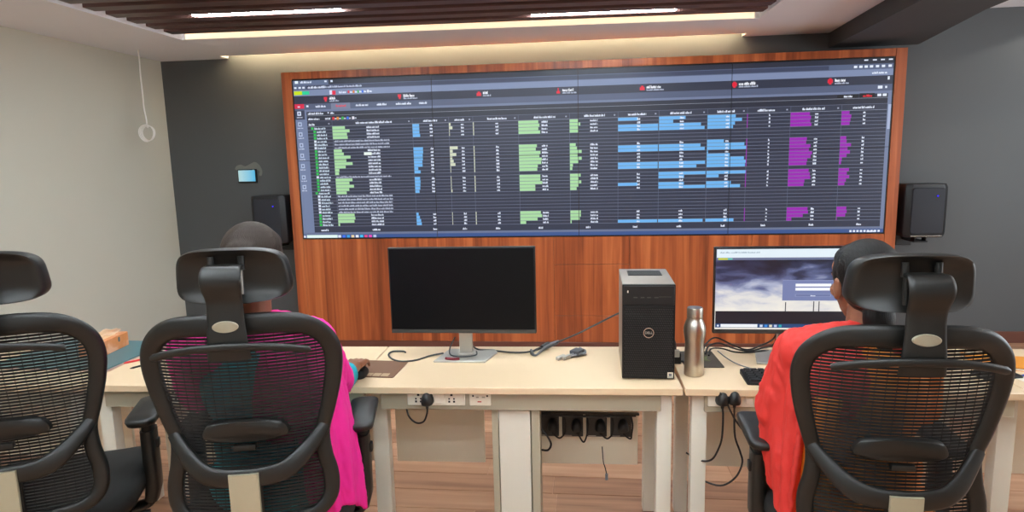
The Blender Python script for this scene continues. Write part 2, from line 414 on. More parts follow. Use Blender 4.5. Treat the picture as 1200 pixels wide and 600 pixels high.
# ------------------------------------------------------------------ lamps
def linear_lamp(x0, x1, gap_y, label, z=ZC+.004):
    t = thing('linear_light', label, 'ceiling light', (x0, gap_y+TSL*(x0-TX0), z), TA, group='linear lamps between the ceiling slats')
    L = x1-x0
    MB().box(0, L, -.022, .022, .012, .05).build('housing', M_alu, t, bevel=.002, seg=1)
    MB().box(.004, L-.004, -.017, .017, 0, .012).build('diffuser', M_lamp, t, bevel=.002, seg=1)
    for k in (.15, .85): MB().box(L*k-.01, L*k+.01, -.01, .01, .05, ZT-z).build('hanger', M_alu, t)
gapy = [y_-.09 for y_ in SLY]
linear_lamp(-2.38, -1.45, gapy[2], 'lit white linear lamp in the slats above the left of the video wall')
linear_lamp(-.33, .60, gapy[0], 'lit white linear lamp in the slats above the middle of the video wall')
for i, (x0, k) in enumerate(((-1.6, 13), (.05, 11), (-2.6, 16), (-.6, 16), (-1.7, 19), (.1, 20), (-2.5, 23), (-.7, 24), (-1.9, 28), (.1, 28), (-1.3, 5))):  # unseen lamps; rear pair and last one added to brighten desk fronts and floor
    linear_lamp(x0, x0+1.0, gapy[k], ['linear lamp in the slats over the chairs, left of centre', 'linear lamp in the slats over the chairs, right of centre', 'linear lamp behind the chairs, left', 'linear lamp behind the chairs, centre', 'linear lamp above the standing viewer, left', 'linear lamp above the standing viewer, right', 'linear lamp behind the viewer, left', 'linear lamp behind the viewer, right', 'unseen rearmost linear lamp added to light the desk fronts, left', 'unseen rearmost linear lamp added to light the desk fronts, right', 'unseen linear lamp added to brighten the floor and veneer beyond the desks'][i])
t = thing('cove_strip', 'warm glowing light strip along the far edge of the slat tray', 'light strip', (TX0, TY1, ZC), TA)
MB().box(.03, TX1-TX0-.03, -.006, 0, .004, .05).build('diffuser', M_cove, t)
t = thing('cove_strip', 'warm hidden light strip washing the dark wall above the screens', 'light strip', (SX0, SY0, ZC))
MB().box(.05, SX1-SX0-.05, 0, .012, .07, .085).build('diffuser', M_wash, t)
M_tray = mat('tray_led', (255,250,240), 0.5, emit=(1.0,0.95,0.9), estr=6)
t = thing('cove_strip', 'hidden white light strip along the left end of the slat tray', 'light strip', (TX0, 0, ZC))
MB().box(.012, .045, TY0+.1, TY1-.1, .195, .205).build('diffuser', M_tray, t)
t = thing('cove_strip', 'hidden white light strip along the right end of the slat tray', 'light strip', (TX1, 0, ZC))
MB().box(-.045, -.012, TY0+.1, TY1-.1, .195, .205).build('diffuser', M_tray, t)
def downlight(x, y, label, power, ang):
    t = thing('downlight', label, 'ceiling light', (x, y, ZR), group='round downlights right of the beam')
    MB().lathe([(.055, -.004), (.06, -.002), (.06, .0)], n=20).build('rim', M_alu, t)
    MB().lathe([(.045, -.006), (.046, -.004)], n=20).build('lens', mat('downlight_lens', (255,255,255), .5, emit=(1,.95,.85), estr=6), t)
    l = bpy.data.lights.new('downlight_lamp', 'SPOT'); l.energy = power; l.spot_size = math.radians(ang); l.spot_blend = .12; l.shadow_soft_size = .03; l.color = (1, .95, .86)
    o = bpy.data.objects.new('downlight_lamp', l); link(o, t); o.location = (0, 0, -.02)
downlight(3.75, 5.05, 'round downlight by the dark wall right of the beam', 14, 146)
downlight(3.7, 3.2, 'round downlight over the right end of the desks', 30, 146)
downlight(3.7, 1.2, 'round downlight at the right near the viewer', 30, 146)
# ------------------------------------------------------------------ screen pictures
class Pic:
    """coloured rectangles in 0..1 picture coordinates (v down)"""
    def __init__(s): s.r = []
    def rect(s, u0, v0, u1, v1, c, layer): s.r.append((u0, v0, u1, v1, c, layer))
    def words(s, u, v, width, h, c, layer, seedv=None, gap=.18, cw=.0011):
        """illegible small lettering: short glyph strokes grouped in words"""
        x = u; k = 0
        rr = random.Random(seedv if seedv is not None else int(u*9999+v*7777))
        while x < u+width:
            n = rr.randint(4, 9)
            for _ in range(n):
                if x > u+width: break
                hh = h*rr.choice((.62, .62, .8, 1.0)); s.rect(x, v+h/2-hh, x+cw*rr.choice((.7, .9, .9)), v+h/2, c, layer); x += cw
            x += cw*.8
    def mesh(s, name, u0, v0, u1, v1, plane):
        """clip to window, plane(u,v,layer)->xyz"""
        vs, fs, cs = [], [], []
        for (a, b, c, d, col, ly) in s.r:
            a, c = max(a, u0), min(c, u1); b, d = max(b, v0), min(d, v1)
            if c-a <= 1e-6 or d-b <= 1e-6: continue
            o = len(vs); vs += [plane(a, d, ly), plane(c, d, ly), plane(c, b, ly), plane(a, b, ly)]; fs.append((o, o+1, o+2, o+3)); cs.append(lin(col))
        me = bpy.data.meshes.new(name); me.from_pydata(vs, [], fs)
        at = me.color_attributes.new('Col', 'FLOAT_COLOR', 'CORNER')
        buf = []
        for c in cs: buf += list(c)*4
        at.data.foreach_set('color', buf); me.materials.append(M_pix); me.update(); return me
P = Pic()
BG = (42,47,66); WH = (226,234,250); LN = (116,124,150); HD = (44,49,68)
P.rect(0, 0, 1, 1, BG, 0)
P.rect(0, 0, 1, .036, (38,42,58), 1)                       # tab row
P.rect(0, 0, .067, .036, (96,110,140), 2); P.rect(.006, .010, .012, .026, (235,245,255), 3); P.words(.016, .018, .020, .014, WH, 3, 1)
P.rect(.060, .013, .064, .023, WH, 3); P.rect(.071, .012, .075, .024, WH, 3)
for u in (.953, .966, .978, .990): P.rect(u, .012, u+.006, .019, WH, 3)
P.rect(0, .036, 1, .066, (84,96,126), 1)                   # address row
P.rect(.026, .040, .90, .062, (58,66,92), 2); P.words(.029, .051, .030, .014, WH, 3, 2); P.words(.052, .051, .075, .012, (190,200,225), 3, 3)
for u in (.004, .012, .019): P.rect(u, .046, u+.0045, .057, WH, 3)
for u in (.938, .946, .954, .962, .971, .980, .990): P.rect(u, .044, u+.005, .057, WH, 3)
P.rect(0, .066, 1, .102, (124,138,172), 1)                 # application bar
P.rect(.003, .072, .018, .095, (200,225,20), 2); P.rect(.018, .074, .031, .094, (20,205,150), 2)
P.rect(.068, .072, .073, .098, (225,225,245), 2); P.rect(.0725, .076, .079, .100, (225,40,70), 2)
P.words(.085, .086, .012, .014, WH, 2, 4)
for u, c in ((.101, (225,50,60)), (.110, (225,130,40)), (.118, (60,180,90)), (.126, (50,110,225)), (.136, (230,235,245))):
    P.rect(u, .078, u+.003, .094, c, 2); P.words(u+.004, .086, .004, .013, WH, 2, 5)
P.words(.966, .086, .022, .012, WH, 2, 6)
P.rect(0, .102, 1, .150, HD, 1)                            # figures row
for i, u in enumerate((.060, .193, .332, .467, .606, .754, .903)):
    c = (222,40,62)
    if i in (0, 1): P.rect(u-.003, .112, u+.003, .128, c, 2); P.rect(u-.0015, .126, u+.002, .140, c, 2)
    elif i in (2, 4): P.rect(u-.004, .120, u+.004, .138, c, 2); P.rect(u-.002, .112, u+.002, .122, c, 2)
    elif i == 3: P.rect(u-.001, .108, u+.001, .138, c, 2); P.rect(u-.003, .126, u+.003, .140, c, 2)
    else: P.rect(u-.004, .114, u+.004, .134, c, 2); P.rect(u-.002, .108, u+.002, .142, c, 2)
    w_ = (.012, .019, .008, .018, .023, .025, .016)[i]
    P.words(u+.007, .120, w_, .017, (240,244,252), 2, 10+i, cw=.0014); P.words(u+.007, .136, w_*.95+.006, .011, (180,188,210), 2, 20+i)
P.rect(.990, .108, .993, .126, WH, 2)
P.rect(0, .150, 1, .186, (82,92,120), 1)                   # navigation tabs
P.rect(.001, .150, .020, .178, (214,36,74), 2); P.words(.008, .165, .004, .012, WH, 3, 7); P.rect(.024, .159, .028, .170, WH, 2)
P.rect(.069, .150, .104, .188, (118,126,152), 2)
for i, u in enumerate((.041, .078, .114, .152, .186, .227)):
    P.words(u, .167, (.018, .018, .022, .018, .026, .013)[i], .014, (230,60,76) if i == 1 else WH, 3, 30+i)
P.rect(.976, .158, .983, .174, WH, 2); P.rect(.987, .160, .990, .172, WH, 2)
P.rect(0, .186, 1, .200, (110,122,154), 1)
P.rect(0, .186, .0235, .97, (112,126,160), 2)              # side bar
P.rect(.002, .188, .020, .245, (52,58,80), 3)
for i, v in enumerate((.209, .275, .337, .404, .469, .534, .605, .666)):
    P.rect(.0065, v-.014, .0135, v+.012, (210,220,240) if i == 0 else (176,190,218), 4); P.rect(.0085, v-.007, .0115, v+.005, (90,102,136), 5)
    P.words(.005, v+.022, .010, .008, (200,210,232), 4, 40+i, cw=.0009)
P.rect(.0235, .200, .992, .223, (40,44,60), 1); P.rect(.0235, .223, .992, .2245, (170,178,196), 2)
P.words(.026, .210, .012, .014, WH, 2, 51); P.words(.040, .210, .014, .014, WH, 2, 52); P.rect(.062, .204, .0645, .212, WH, 2); P.words(.067, .210, .006, .012, WH, 2, 53)
P.rect(.915, .200, .947, .222, (18,20,28), 3); P.words(.925, .212, .012, .011, WH, 4, 54)
P.rect(.949, .197, .972, .223, (14,15,22), 3); P.words(.954, .211, .014, .012, (232,40,56), 4, 55)
P.rect(.976, .202, .982, .216, WH, 3); P.rect(.984, .202, .990, .216, WH, 3)
P.rect(.0235, .2245, .992, .256, (36,40,56), 1); P.words(.026, .243, .020, .013, WH, 2, 56); P.words(.057, .243, .009, .013, WH, 2, 57)
for u, c in ((.070, (225,40,50)), (.078, (225,140,40)), (.087, (50,180,80)), (.096, (50,110,230)), (.106, (235,235,245))):
    P.rect(u, .235, u+.004, .252, c, 2); P.words(u+.0045, .243, .003, .013, WH, 2, 58)
P.rect(.0235, .256, .992, .291, (48,53,72), 1); P.rect(.0235, .256, .992, .2575, LN, 2); P.rect(.0235, .2895, .992, .2915, (150,158,180), 2)
P.words(.026, .277, .010, .014, WH, 2, 59)
cols = [.069, .2135, .278, .320, .3985, .4855, .5665, .634, .7125, .776, .844, .923]
hw = [(.112, .064), (.233, .024), (.288, .016), (.345, .033), (.425, .036), (.510, .034), (.583, .030), (.652, .034), (.728, .027), (.792, .028), (.862, .034), (.940, .032)]
for i, (u, wd) in enumerate(hw):
    P.words(u, .274, wd, .014, WH, 3, 60+i, cw=.00115); P.rect(cols[i]-.007, .271, cols[i]-.0045, .279, (160,168,190), 3)
    P.rect(cols[i]-.0004, .258, cols[i]+.0004, .955, (84,92,116), 2)
# 31 table rows
data = [0,1,2,3] + list(range(7, 15)) + list(range(16, 21)) + list(range(27, 31))
longt = [4,5,6,15] + list(range(21, 27))
v0, dv = .302, .02022
GR = (168,216,160); BL = (106,178,236); PU = (152,22,176); PA = (208,214,188)
c1 = {0:.023,1:.031,2:.026,3:.027,7:.015,8:.018,9:.030,10:.022,11:.033,12:.020,13:.008,14:.007,16:.031,17:.025,18:.033,19:.024,20:.019,27:.031,28:.032,29:.030,30:.003}
c2 = {0:.012,1:.012,2:.012,3:.013,7:.017,8:.017,9:.016,10:.016,11:.015,12:.015,13:.007,14:.011,16:.0095,17:.010,18:.0095,19:.009,20:.0075,27:.004,28:.006,29:.008,30:.009}
c3 = {0:.003,1:.006,7:.014,8:.005,9:.011,10:.004,11:.006,12:.009,20:.002}
c5 = {0:.034,1:.036,2:.034,3:.037,7:.031,8:.029,9:.037,10:.035,11:.039,12:.038,13:.032,14:.031,16:.036,17:.036,18:.039,19:.027,20:.027,27:.036,28:.038,29:.030,30:.010}
c6 = {0:.014,1:.018,2:.015,3:.015,7:.010,8:.012,9:.020,10:.013,11:.020,12:.014,13:.005,14:.004,16:.018,17:.015,18:.019,19:.014,20:.011,27:.018,28:.018,29:.016,30:.002}
full7 = .066; full8 = .077
c7 = {0:.033,2:full7,3:full7,8:full7,9:full7,13:full7,14:full7,19:.033,30:full7}
c8 = {0:.043,1:.023,2:.068,3:.074,8:.068,9:.075,13:.076,14:.062,16:full8,17:.042,19:.042,20:full8,30:.074}
c9 = {0:.045,1:.055,2:.044,3:.041,7:.027,8:.060,9:.063,10:.002,11:.038,12:.060,13:.063,14:.062,16:.064,17:.020,19:.040,20:.055,30:.046}
c11 = {0:.030,1:.032,2:.031,3:.033,7:.027,8:.026,9:.033,10:.031,11:.036,12:.034,13:.029,14:.028,16:.032,17:.034,18:.035,19:.026,20:.025,27:.033,28:.034,29:.026,30:.008}
c12 = {0:.012,1:.015,2:.014,3:.013,7:.009,8:.010,9:.017,10:.012,11:.016,12:.011,13:.004,14:.003,16:.016,17:.013,18:.017,19:.012,20:.010,27:.015,28:.016,29:.014,30:.001}
for r in range(31):
    v = v0+dv*r
    P.rect(.0235, v+dv/2-.0016, .992, v+dv/2+.0006, LN, 2)
    ind = .030 if r in (0, 20) else .034
    P.rect(ind, v-.007, ind+.0045, v+.007, (40,190,80) if r in data or r == 20 else (215,225,240), 3)
    P.words(ind+.006, v+.001, random.uniform(.014, .021), .012, (206,222,238), 3, 100+r)
    if r in longt: P.words(.071, v+.001, .100, .011, (190,198,220), 3, 200+r)
    if r in data:
        for cc, u, c in ((c1, .069, GR), (c2, .2135, BL), (c3, .278, PA), (c5, .3985, GR), (c6, .4855, GR), (c7, .5665, BL), (c8, .634, BL), (c9, .7125, BL), (c11, .844, PU), (c12, .923, PU)):
            if r in cc: P.rect(u, v-dv*.46, u+cc[r], v+dv*.42, c, 4)
        P.rect(.320, v-dv*.46, .3215, v+dv*.42, PA, 4); P.rect(.7755, v-dv*.46, .7768, v+dv*.42, PU, 4); P.rect(.278, v-dv*.46, .279, v+dv*.42, PA, 4)
        P.words(.131, v, .022, .012, WH, 5, 300+r)
        for u, wd in ((.244, .004), (.299, .005), (.359, .005), (.438, .010), (.520, .012), (.598, .005), (.668, .006), (.742, .005), (.810, .0015), (.882, .004), (.956, .003)):
            P.words(u, v, wd, .012, WH, 5, int(400+r*13+u*1000), cw=.0013)
P.rect(.124, .445+dv*.55, .138, .445+dv*1.45, (232,244,236), 6)
P.rect(.0235, .920, .992, .957, (44,50,70), 3)
for i, u in enumerate((.036, .132, .243, .296, .355, .430, .512, .592, .665, .738, .803, .880, .955)): P.words(u, .942, .014 if i < 2 else .007, .013, WH, 4, 900+i, cw=.0013)
P.rect(.992, .186, 1, .97, (112,124,156), 4); P.rect(.9935, .262, .9985, .40, (168,180,210), 5)
P.rect(0, .957, 1, .970, (104,116,146), 3)
P.rect(0, .970, 1, 1, (52,82,140), 4); P.rect(.008, .973, .066, .993, (226,246,240), 5); P.rect(.002, .976, .006, .990, WH, 5)
for i, c in enumerate(((225,230,250), (60,110,230), (30,160,230), (235,210,160), (235,240,250), (60,190,235), (226,60,120), (226,70,180), (190,200,225))):
    P.rect(.067+.0082*i, .975, .067+.0082*i+.0055, .991, c, 5)
for i in range(9): P.rect(.945+.0055*i, .977, .945+.0055*i+.0035, .989, WH, 5)
P.words(.972, .984, .014, .012, WH, 6, 990)
VW, VH = VX1-VX0, VZ1-VZ0
vw = thing('video_wall', 'long black video wall of eight joined displays showing bar tables', 'video wall', (VX0, BY, VZ0))
for r in range(2):
    for c in range(4):
        x0, x1 = c*VW/4, (c+1)*VW/4; z1 = VH-r*VH/2; z0 = z1-VH/2; g = .0012
        d = MB().box(x0+g, x1-g, .0045, .011, z0+g, z1-g).build('display_panel', M_bezel, vw, smooth=0)
        b = .0105
        e = [b if c == 0 else .0022, b if c == 3 else .0022, b if r == 0 else .0016, b if r == 1 else .0016]
        pl = lambda u, v, ly: (u*VW, .0044-ly*.0003, VH*(1-v))
        me = P.mesh('screen_image', x0/VW+e[0]/VW, r*.5+e[2]/VH, (x0+VW/4)/VW-e[1]/VW, (r+1)*.5-e[3]/VH, pl)
        o = bpy.data.objects.new('screen_image', me); link(o, d)

# ------------------------------------------------------------------ speakers, touch panel, coil
def speaker(x, y, zb, label, s):
    t = thing('loudspeaker', label, 'loudspeaker', (x, y, zb), group='wall loudspeakers beside the video wall')
    w_, d_, h_ = .30, .20, .40
    out = [(-w_/2, d_/2), (-w_/2, -d_/2+.03), (-w_/2+.035, -d_/2), (w_/2-.035, -d_/2), (w_/2, -d_/2+.03), (w_/2, d_/2)]
    rings = []
    for z, k in ((0, .93), (.03, 1), (h_-.03, 1), (h_, .94)): rings.append([Vector((p[0]*k, p[1]*k, z)) for p in out])
    MB().loft(rings).build('cabinet', M_speaker, t, bevel=.006)
    MB().loft([[Vector((p[0], -d_/2-.012+abs(p[0])*.03, p[1]+h_/2)) for p in rrect(w_-.075, h_-.06, .02)], [Vector((p[0]*1.02, -d_/2+.002, p[1]*1.02+h_/2)) for p in rrect(w_-.075, h_-.06, .02)]]).build('grille', M_grille, t, bevel=.003)
    MB().box(-w_/2+.04, w_/2-.04, -d_/2-.008, -d_/2+.01, .010, .017).build('trim_bar', M_chrome, t)
    MB().ell((.06, -d_/2-.012, h_*.78), .006).build('power_led', M_led, t)
    b = MB(); b.box(-.05, .05, -.04, d_/2+.055, -.045, -.032); b.box(-.045, -.035, -.03, .03, -.035, .01); b.box(.035, .045, -.03, .03, -.035, .01)
    b.box(-.06, .06, YB-y-.012, YB-y, -.10, .06); b.box(-.02, .02, .05, YB-y, -.045, -.03)
    b.build('bracket', M_speaker, t, bevel=.003, seg=1)
speaker(2.545, 5.17, .905, 'black loudspeaker on a wall bracket right of the video wall', 1)
speaker(-2.62, 5.17, .905, 'black loudspeaker on a wall bracket left of the video wall, above the pink-clad person', -1)
t = thing('touch_panel', 'small wall touch panel with a glowing pale blue screen', 'control panel', (-2.943, YB, 1.466))
MB().box(-.086, .086, -.022, 0, -.062, .058).build('housing', M_bezel, t, bevel=.006)
tp = mat('touch_screen', (10,20,30), .3); nt = tp.node_tree
g_ = nt.nodes.new('ShaderNodeTexGradient'); tc_ = nt.nodes.new('ShaderNodeTexCoord'); mp_ = nt.nodes.new('ShaderNodeMapping'); mp_.inputs['Scale'].default_value = (6, 1, -6); mp_.inputs['Location'].default_value = (.5, 0, .2)
nt.links.new(tc_.outputs['Object'], mp_.inputs[0]); nt.links.new(mp_.outputs[0], g_.inputs[0])
cr_ = nt.nodes.new('ShaderNodeValToRGB'); cr_.color_ramp.elements[0].color = lin(190,225,225); cr_.color_ramp.elements[1].color = lin(80,190,235)
nt.links.new(g_.outputs[0], cr_.inputs[0]); nt.links.new(cr_.outputs[0], nt.nodes['Principled BSDF'].inputs['Emission Color']); nt.nodes['Principled BSDF'].inputs['Emission Strength'].default_value = .9
MB().box(-.078, .076, -.0235, -.021, -.048, .050).build('screen', tp, t)
MB().box(.055, .07, -.0236, -.021, .052, .055).build('status_light', M_wplate, t)
pt = MB()
po = [(-.10,.05), (-.105,.085), (-.06,.10), (-.02,.085), (.03,.105), (.075,.12), (.115,.09), (.135,.04), (.125,0), (.10,.005), (.095,.05)]
pt.prism([(p[0], p[1]) for p in cr_path([Vector((a, b, 0)) for a, b in po], 3, True) for p in [(p.x, p.y)]], 'y', -.0012, 0)
t2 = pt.build('plaster_patch', mat('plaster_patch', (122,124,120), .8, var=.12, vscale=14), None, loc=(-2.943, YB, 1.466)); tag(t2, 'irregular grey plaster patch on the dark wall behind the touch panel', 'wall patch')
t = thing('hanging_cable', 'thin white cable hanging from the ceiling and ending in a small coil', 'cable', (-3.45, 4.84, 1.83))
MB().tube(cr_path([(0, 0, ZC-1.83+.02), (0, 0, .56), (-.004, 0, .43), (-.01, .01, .3), (-.004, 0, .2), (.005, 0, .12), (.006, 0, .075)], 6), .0058, 8).build('drop', M_wcable, t)
co = MB()
for k in range(4):
    co.tube([((.062-.003*k)*math.cos(a)+.002*k, .008*k-.012+.004*math.sin(2*a), (.066-.003*k)*math.sin(a)) for a in [2*PI*i/24 for i in range(24)]], .0036, 7, True)
co.build('coil', M_wcable, t)
tr = MB(); tr.tube(cr_path([(.006, 0, .08), (-.012, .01, .055), (.02, -.01, .045), (.006, 0, .08)], 5), .004, 6); tr.build('tie', M_wcable, t)

# ------------------------------------------------------------------ desks
TZ = .735; DD = .52
def socket3(mb, x, z, y, s=1.0):
    for dx, dz, r in ((0, .014, .0042), (-.009, -.001, .003), (.009, -.001, .003), (-.009, -.012, .0036), (.009, -.012, .0036)):
        mb.box(x+dx-r*s, x+dx+r*s, y-.0005, y+.002, z+dz-r*s, z+dz+r*s)
def leg_poly(mb, x, y, w_, d_, z1, taper=.0):
    r = [[Vector((x+sx*w_/2*(1-.0), y+sy*d_/2, z)) for sx, sy in ((-1,-1), (1,-1), (1,1), (-1,1))] for z in (.012, z1)]
    mb.loft(r)
def desk(label, x0, x1, n, fy, slope, shared, extras):
    """bench of n tops; local x from x0, local y from the front edge"""
    t = thing('workstation_desk', label, 'desk', (x0, fy, 0), math.atan(slope), group='workstation desks in a row')
    Wd = (x1-x0)/n; mod = []
    cut = [0]+[i*Wd-(.07 if extras else 0) for i in range(1, n)]+[n*Wd]
    for i in range(n):
        MB().box(cut[i]+.0015, cut[i+1]-.0015, 0, DD, TZ-.026, TZ).build('desk_top', M_top, t, bevel=.002, seg=1)
        a = i*Wd+(.075 if i == 0 else .03); b = (i+1)*Wd-(.075 if i == n-1 else .03)
        MB().box(a, b, .03, .048, TZ-.098, TZ-.026).build('apron', M_steel, t, bevel=.002, seg=1)
        MB().box(a, b, DD-.07, DD-.03, TZ-.09, TZ-.026).build('rear_beam', M_steel, t, bevel=.002, seg=1)
    for k, x in enumerate([.06, n*Wd-.06]):
        m_ = MB(); leg_poly(m_, x, .07, .055, .05, TZ-.028); m_.build('leg', M_steelw, t, bevel=.004)
        m_ = MB(); leg_poly(m_, x, DD-.07, .055, .05, TZ-.028); m_.build('leg', M_steelw, t, bevel=.004)
        MB().box(x-.02, x+.02, .09, DD-.09, TZ-.085, TZ-.03).build('side_rail', M_steel, t, bevel=.002, seg=1)
    for i in range(1, n):
        m_ = MB(); leg_poly(m_, i*Wd, .13, .062, .05, TZ-.028); m_.build('leg', M_steelw, t, bevel=.004)
        MB().box(i*Wd-.02, i*Wd+.02, .15, DD-.09, TZ-.085, TZ-.03).build('side_rail', M_steel, t, bevel=.002, seg=1)
    return t, Wd
def modesty(t, a, b, y=.37, z0=.258, z1=.62):
    return MB().box(a, b, y, y+.018, z0, z1).build('modesty_panel', M_mod, t, bevel=.0015, seg=1)
def white_plate(t, a, b, y=.03, z0=.657, z1=.712, outlets=(), switches=()):
    p = MB().box(a, b, y-.009, y, z0, z1).build('socket_plate', M_wplate, t, bevel=.002, seg=1)
    zc = (z0+z1)/2; h = MB()
    for x in outlets:
        h = MB(); socket3(h, x, zc, y-.0095); h.build('pin_holes', M_hole, p, kind='stuff')
    for x in switches: MB().box(x-.011, x+.011, y-.0125, y-.008, zc-.018, zc+.018).build('rocker_switch', M_wplate, p, bevel=.0015, seg=1)
    return p
# left bench
M_socketface = mat('black_socket_face', (44,44,42), .35)
S1 = .03; LX0, LX1 = -1.945, .353
tA, WA = desk('cream two-person desk left of the steel bottle, with grey legs and cable riser', LX0, LX1, 2, 2.243-S1*(LX1-LX0), S1, True, True)
lx = lambda X: X-LX0
modesty(tA, lx(-1.86), lx(-.87)); modesty(tA, lx(-.81), lx(-.42)); mp2 = modesty(tA, lx(-.20), lx(.235))
# cable riser
rx0, rx1 = lx(-.347), lx(-.166)
r_ = MB(); r_.box(rx0, rx0+.024, .05, .20, .0, TZ-.098); r_.box(rx1-.032, rx1, .05, .20, 0, TZ-.098); r_.box(rx0+.02, rx1-.02, .18, .20, 0, TZ-.098)
rs = r_.build('cable_riser', M_steel, tA, bevel=.002, seg=1)
MB().box(rx0+.0265, rx1-.0365, .053, .06, .02, TZ-.108).build('riser_cover', M_steelw, rs, bevel=.0015, seg=1)
white_plate(tA, lx(-.66), lx(-.442), outlets=(lx(-.618), lx(-.492)), switches=(lx(-.545), lx(-.528)))
p_ = white_plate(tA, lx(-.425), lx(-.345))
MB().box(lx(-.414), lx(-.408), .0203, .022, .692, .699).build('screw', M_hole, p_); MB().box(lx(-.361), lx(-.355), .0203, .022, .692, .699).build('screw', M_hole, p_)
MB().box(lx(-.40), lx(-.39), .0195, .022, .688, .693).build('data_port', M_steel, p_); MB().box(lx(-.378), lx(-.366), .0195, .022, .688, .693).build('data_port', M_steel, p_)
MB().box(lx(-.395), lx(-.38), .0200, .022, .671, .675).build('red_mark', M_red, p_)
white_plate(tA, lx(-1.62), lx(-1.44), outlets=(lx(-1.58), lx(-1.478)), switches=(lx(-1.53),))
for k, (a, b) in enumerate(((-.190, -.098), (-.084, .004), (.018, .104), (.119, .207))):
    q = MB().box(lx(a), lx(b), .355, .37, .388, .49).build('black_socket', M_bplate, tA, bevel=.003, seg=1)
    f_ = MB(); f_.box(lx(a)+.004, lx(b)-.004, .3535, .355, .392, .486); f_.build('face_plate', M_socketface, q, bevel=.002, seg=1)
    for xx in (lx(a)+.012, lx(b)-.012): MB().ell((xx, .353, .442), .0028, n=8, m=6).build('screw', M_chrome, q)
    MB().box(lx(a)+.008, lx(a)+.04, .353, .3545, .3925, .3955).build('label_strip', M_silver, q)
t = thing('cable_tray', 'black cable bundle tray under the middle desk above four black sockets', 'cable tray', (0,0,0))
MB().box(-.19, .225, 2.565, 2.575, .497, .506).build('tray', M_bplate, t)
cb = MB()
for k in range(3): cb.tube(cr_path([(-.188+.01*k, 2.55, .50+.004*(k % 3)), (-.05, 2.545-.004*k, .496+.004*(k % 3)), (.08, 2.54, .50+.005*(k % 2)), (.21, 2.55, .502)], 6), .004, 6)
cb.build('cables', M_cable, t)
def plug(label, x, y, z, path, big=True):
    t = thing('power_plug', label, 'power plug', (x, y, z))
    b = MB(); rings = []
    for yy_, k, dz in ((0, 1, 0), (-.02, 1, 0), (-.034, .8, -.002), (-.04, .5, -.004)):
        rings.append([Vector((p[0]*k, yy_, p[1]*k+dz)) for p in cr_path([Vector((a, c, 0)) for a, c in ((0,.026), (.014,.018), (.022,-.006), (.017,-.022), (-.017,-.022), (-.022,-.006), (-.014,.018))], 3, True)])
    b.loft([[Vector((q.x, q.y, q.z)) for q in r] for r in rings]); b.build('body', M_cable, t, smooth=60)
    c = MB(); c.tube([(0, -.018, -.02), (0, -.018, -.035)], [.0075, .005], 8); c.tube(cr_path([(0, -.018, -.03)]+[(a-x, b_-y, c_-z) for a, b_, c_ in path], 8), .0035, 8); c.build('cord', M_cable, t)
def afY(X): return 2.243+S1*(X-LX1)
y1 = afY(-.585)+.02
plug('black three-pin plug with a short looped cord in the white desk sockets', -.582, y1, .688, [(-.583, y1-.02, .635), (-.60, y1-.01, .598), (-.632, y1, .588), (-.665, y1+.02, .606), (-.682, y1+.05, .645), (-.68, y1+.09, .67)])
for k, (X, dx) in enumerate(((-.135, .05), (-.035, .045), (.065, .05), (.16, .035))):
    ys = afY(X)+.353
    plug(['black plug in the first black socket beside the cable riser', 'black plug in the second black socket from the cable riser', 'black plug in the third black socket from the cable riser', 'black plug in the last black socket, nearest the desk end'][k], X, ys, .445, [(X+.01, ys-.025, .405), (X+.03, ys-.02, .392 if k != 1 else .375), (X+dx, ys-.01, .41), (X+dx+.004, ys-.008, .45), (X+dx-.005, ys, .495)])
tag(MB().tube(cr_path([(-.163, 2.30, .545), (-.14, 2.29, .52), (-.128, 2.29, .49), (-.14, 2.30, .462), (-.165, 2.32, .452)], 8), .004, 8).build('cord_loop', M_cable), 'short black cord loop bulging from the right side of the cable riser', 'cable')
t = thing('hanging_connector', 'thin cable with a small plug dangling below the right modesty panel', 'cable', (.085, 2.60, .28))
MB().tube(cr_path([(-.012, 0, .06), (-.008, -.01, 0), (0, -.01, -.03), (.006, -.01, -.06)], 5), .0022, 6).build('cord', M_cable, t)
MB().box(0, .012, -.016, -.006, -.085, -.056).build('connector', M_gcable, t, bevel=.002, seg=1)
# right bench and left bench
S2 = .008; RX0 = .357
tB, WB = desk('cream desk at the right under the lit monitor, with plugs and sockets at its front', RX0, RX0+2.3, 2, 2.243, S2, True, None)
modesty(tB, .13, 1.10, y=.36, z0=.265); modesty(tB, 1.2, 2.2, y=.36, z0=.265)
white_plate(tB, .085, .36, z0=.662, z1=.722, outlets=(.325,), switches=(.255, .228))
tC, WC = desk('cream desk beneath the tissue box and teal desk pad, at the far left', -3.1, -1.949, 1, 2.243-S1*(LX1+3.1), S1, True, None)
modesty(tC, .08, 1.07)
yb = 2.264
plug('black plug nearest the desk joint, at the right desk front', .489, yb, .698, [(.491, yb-.022, .64), (.49, yb-.02, .56), (.482, yb-.01, .51), (.46, yb, .46), (.425, yb+.03, .44), (.38, yb+.07, .45)])
plug('black plug beside the rocker switch at the right desk front', .530, yb, .702, [(.530, yb-.022, .64), (.535, yb-.02, .56), (.555, yb-.02, .50), (.563, yb-.02, .46), (.545, yb-.01, .40), (.50, yb, .36), (.45, yb+.03, .355), (.40, yb+.07, .37)])
tag(MB().tube(cr_path([(.478, 2.238, .725), (.50, 2.236, .69), (.53, 2.23, .63), (.565, 2.22, .585), (.61, 2.20, .55), (.66, 2.19, .53), (.73, 2.2, .51)], 8), .0033, 8).build('cord', M_cable), 'thin black cord slanting across the right desk front toward the chair arm', 'cable')
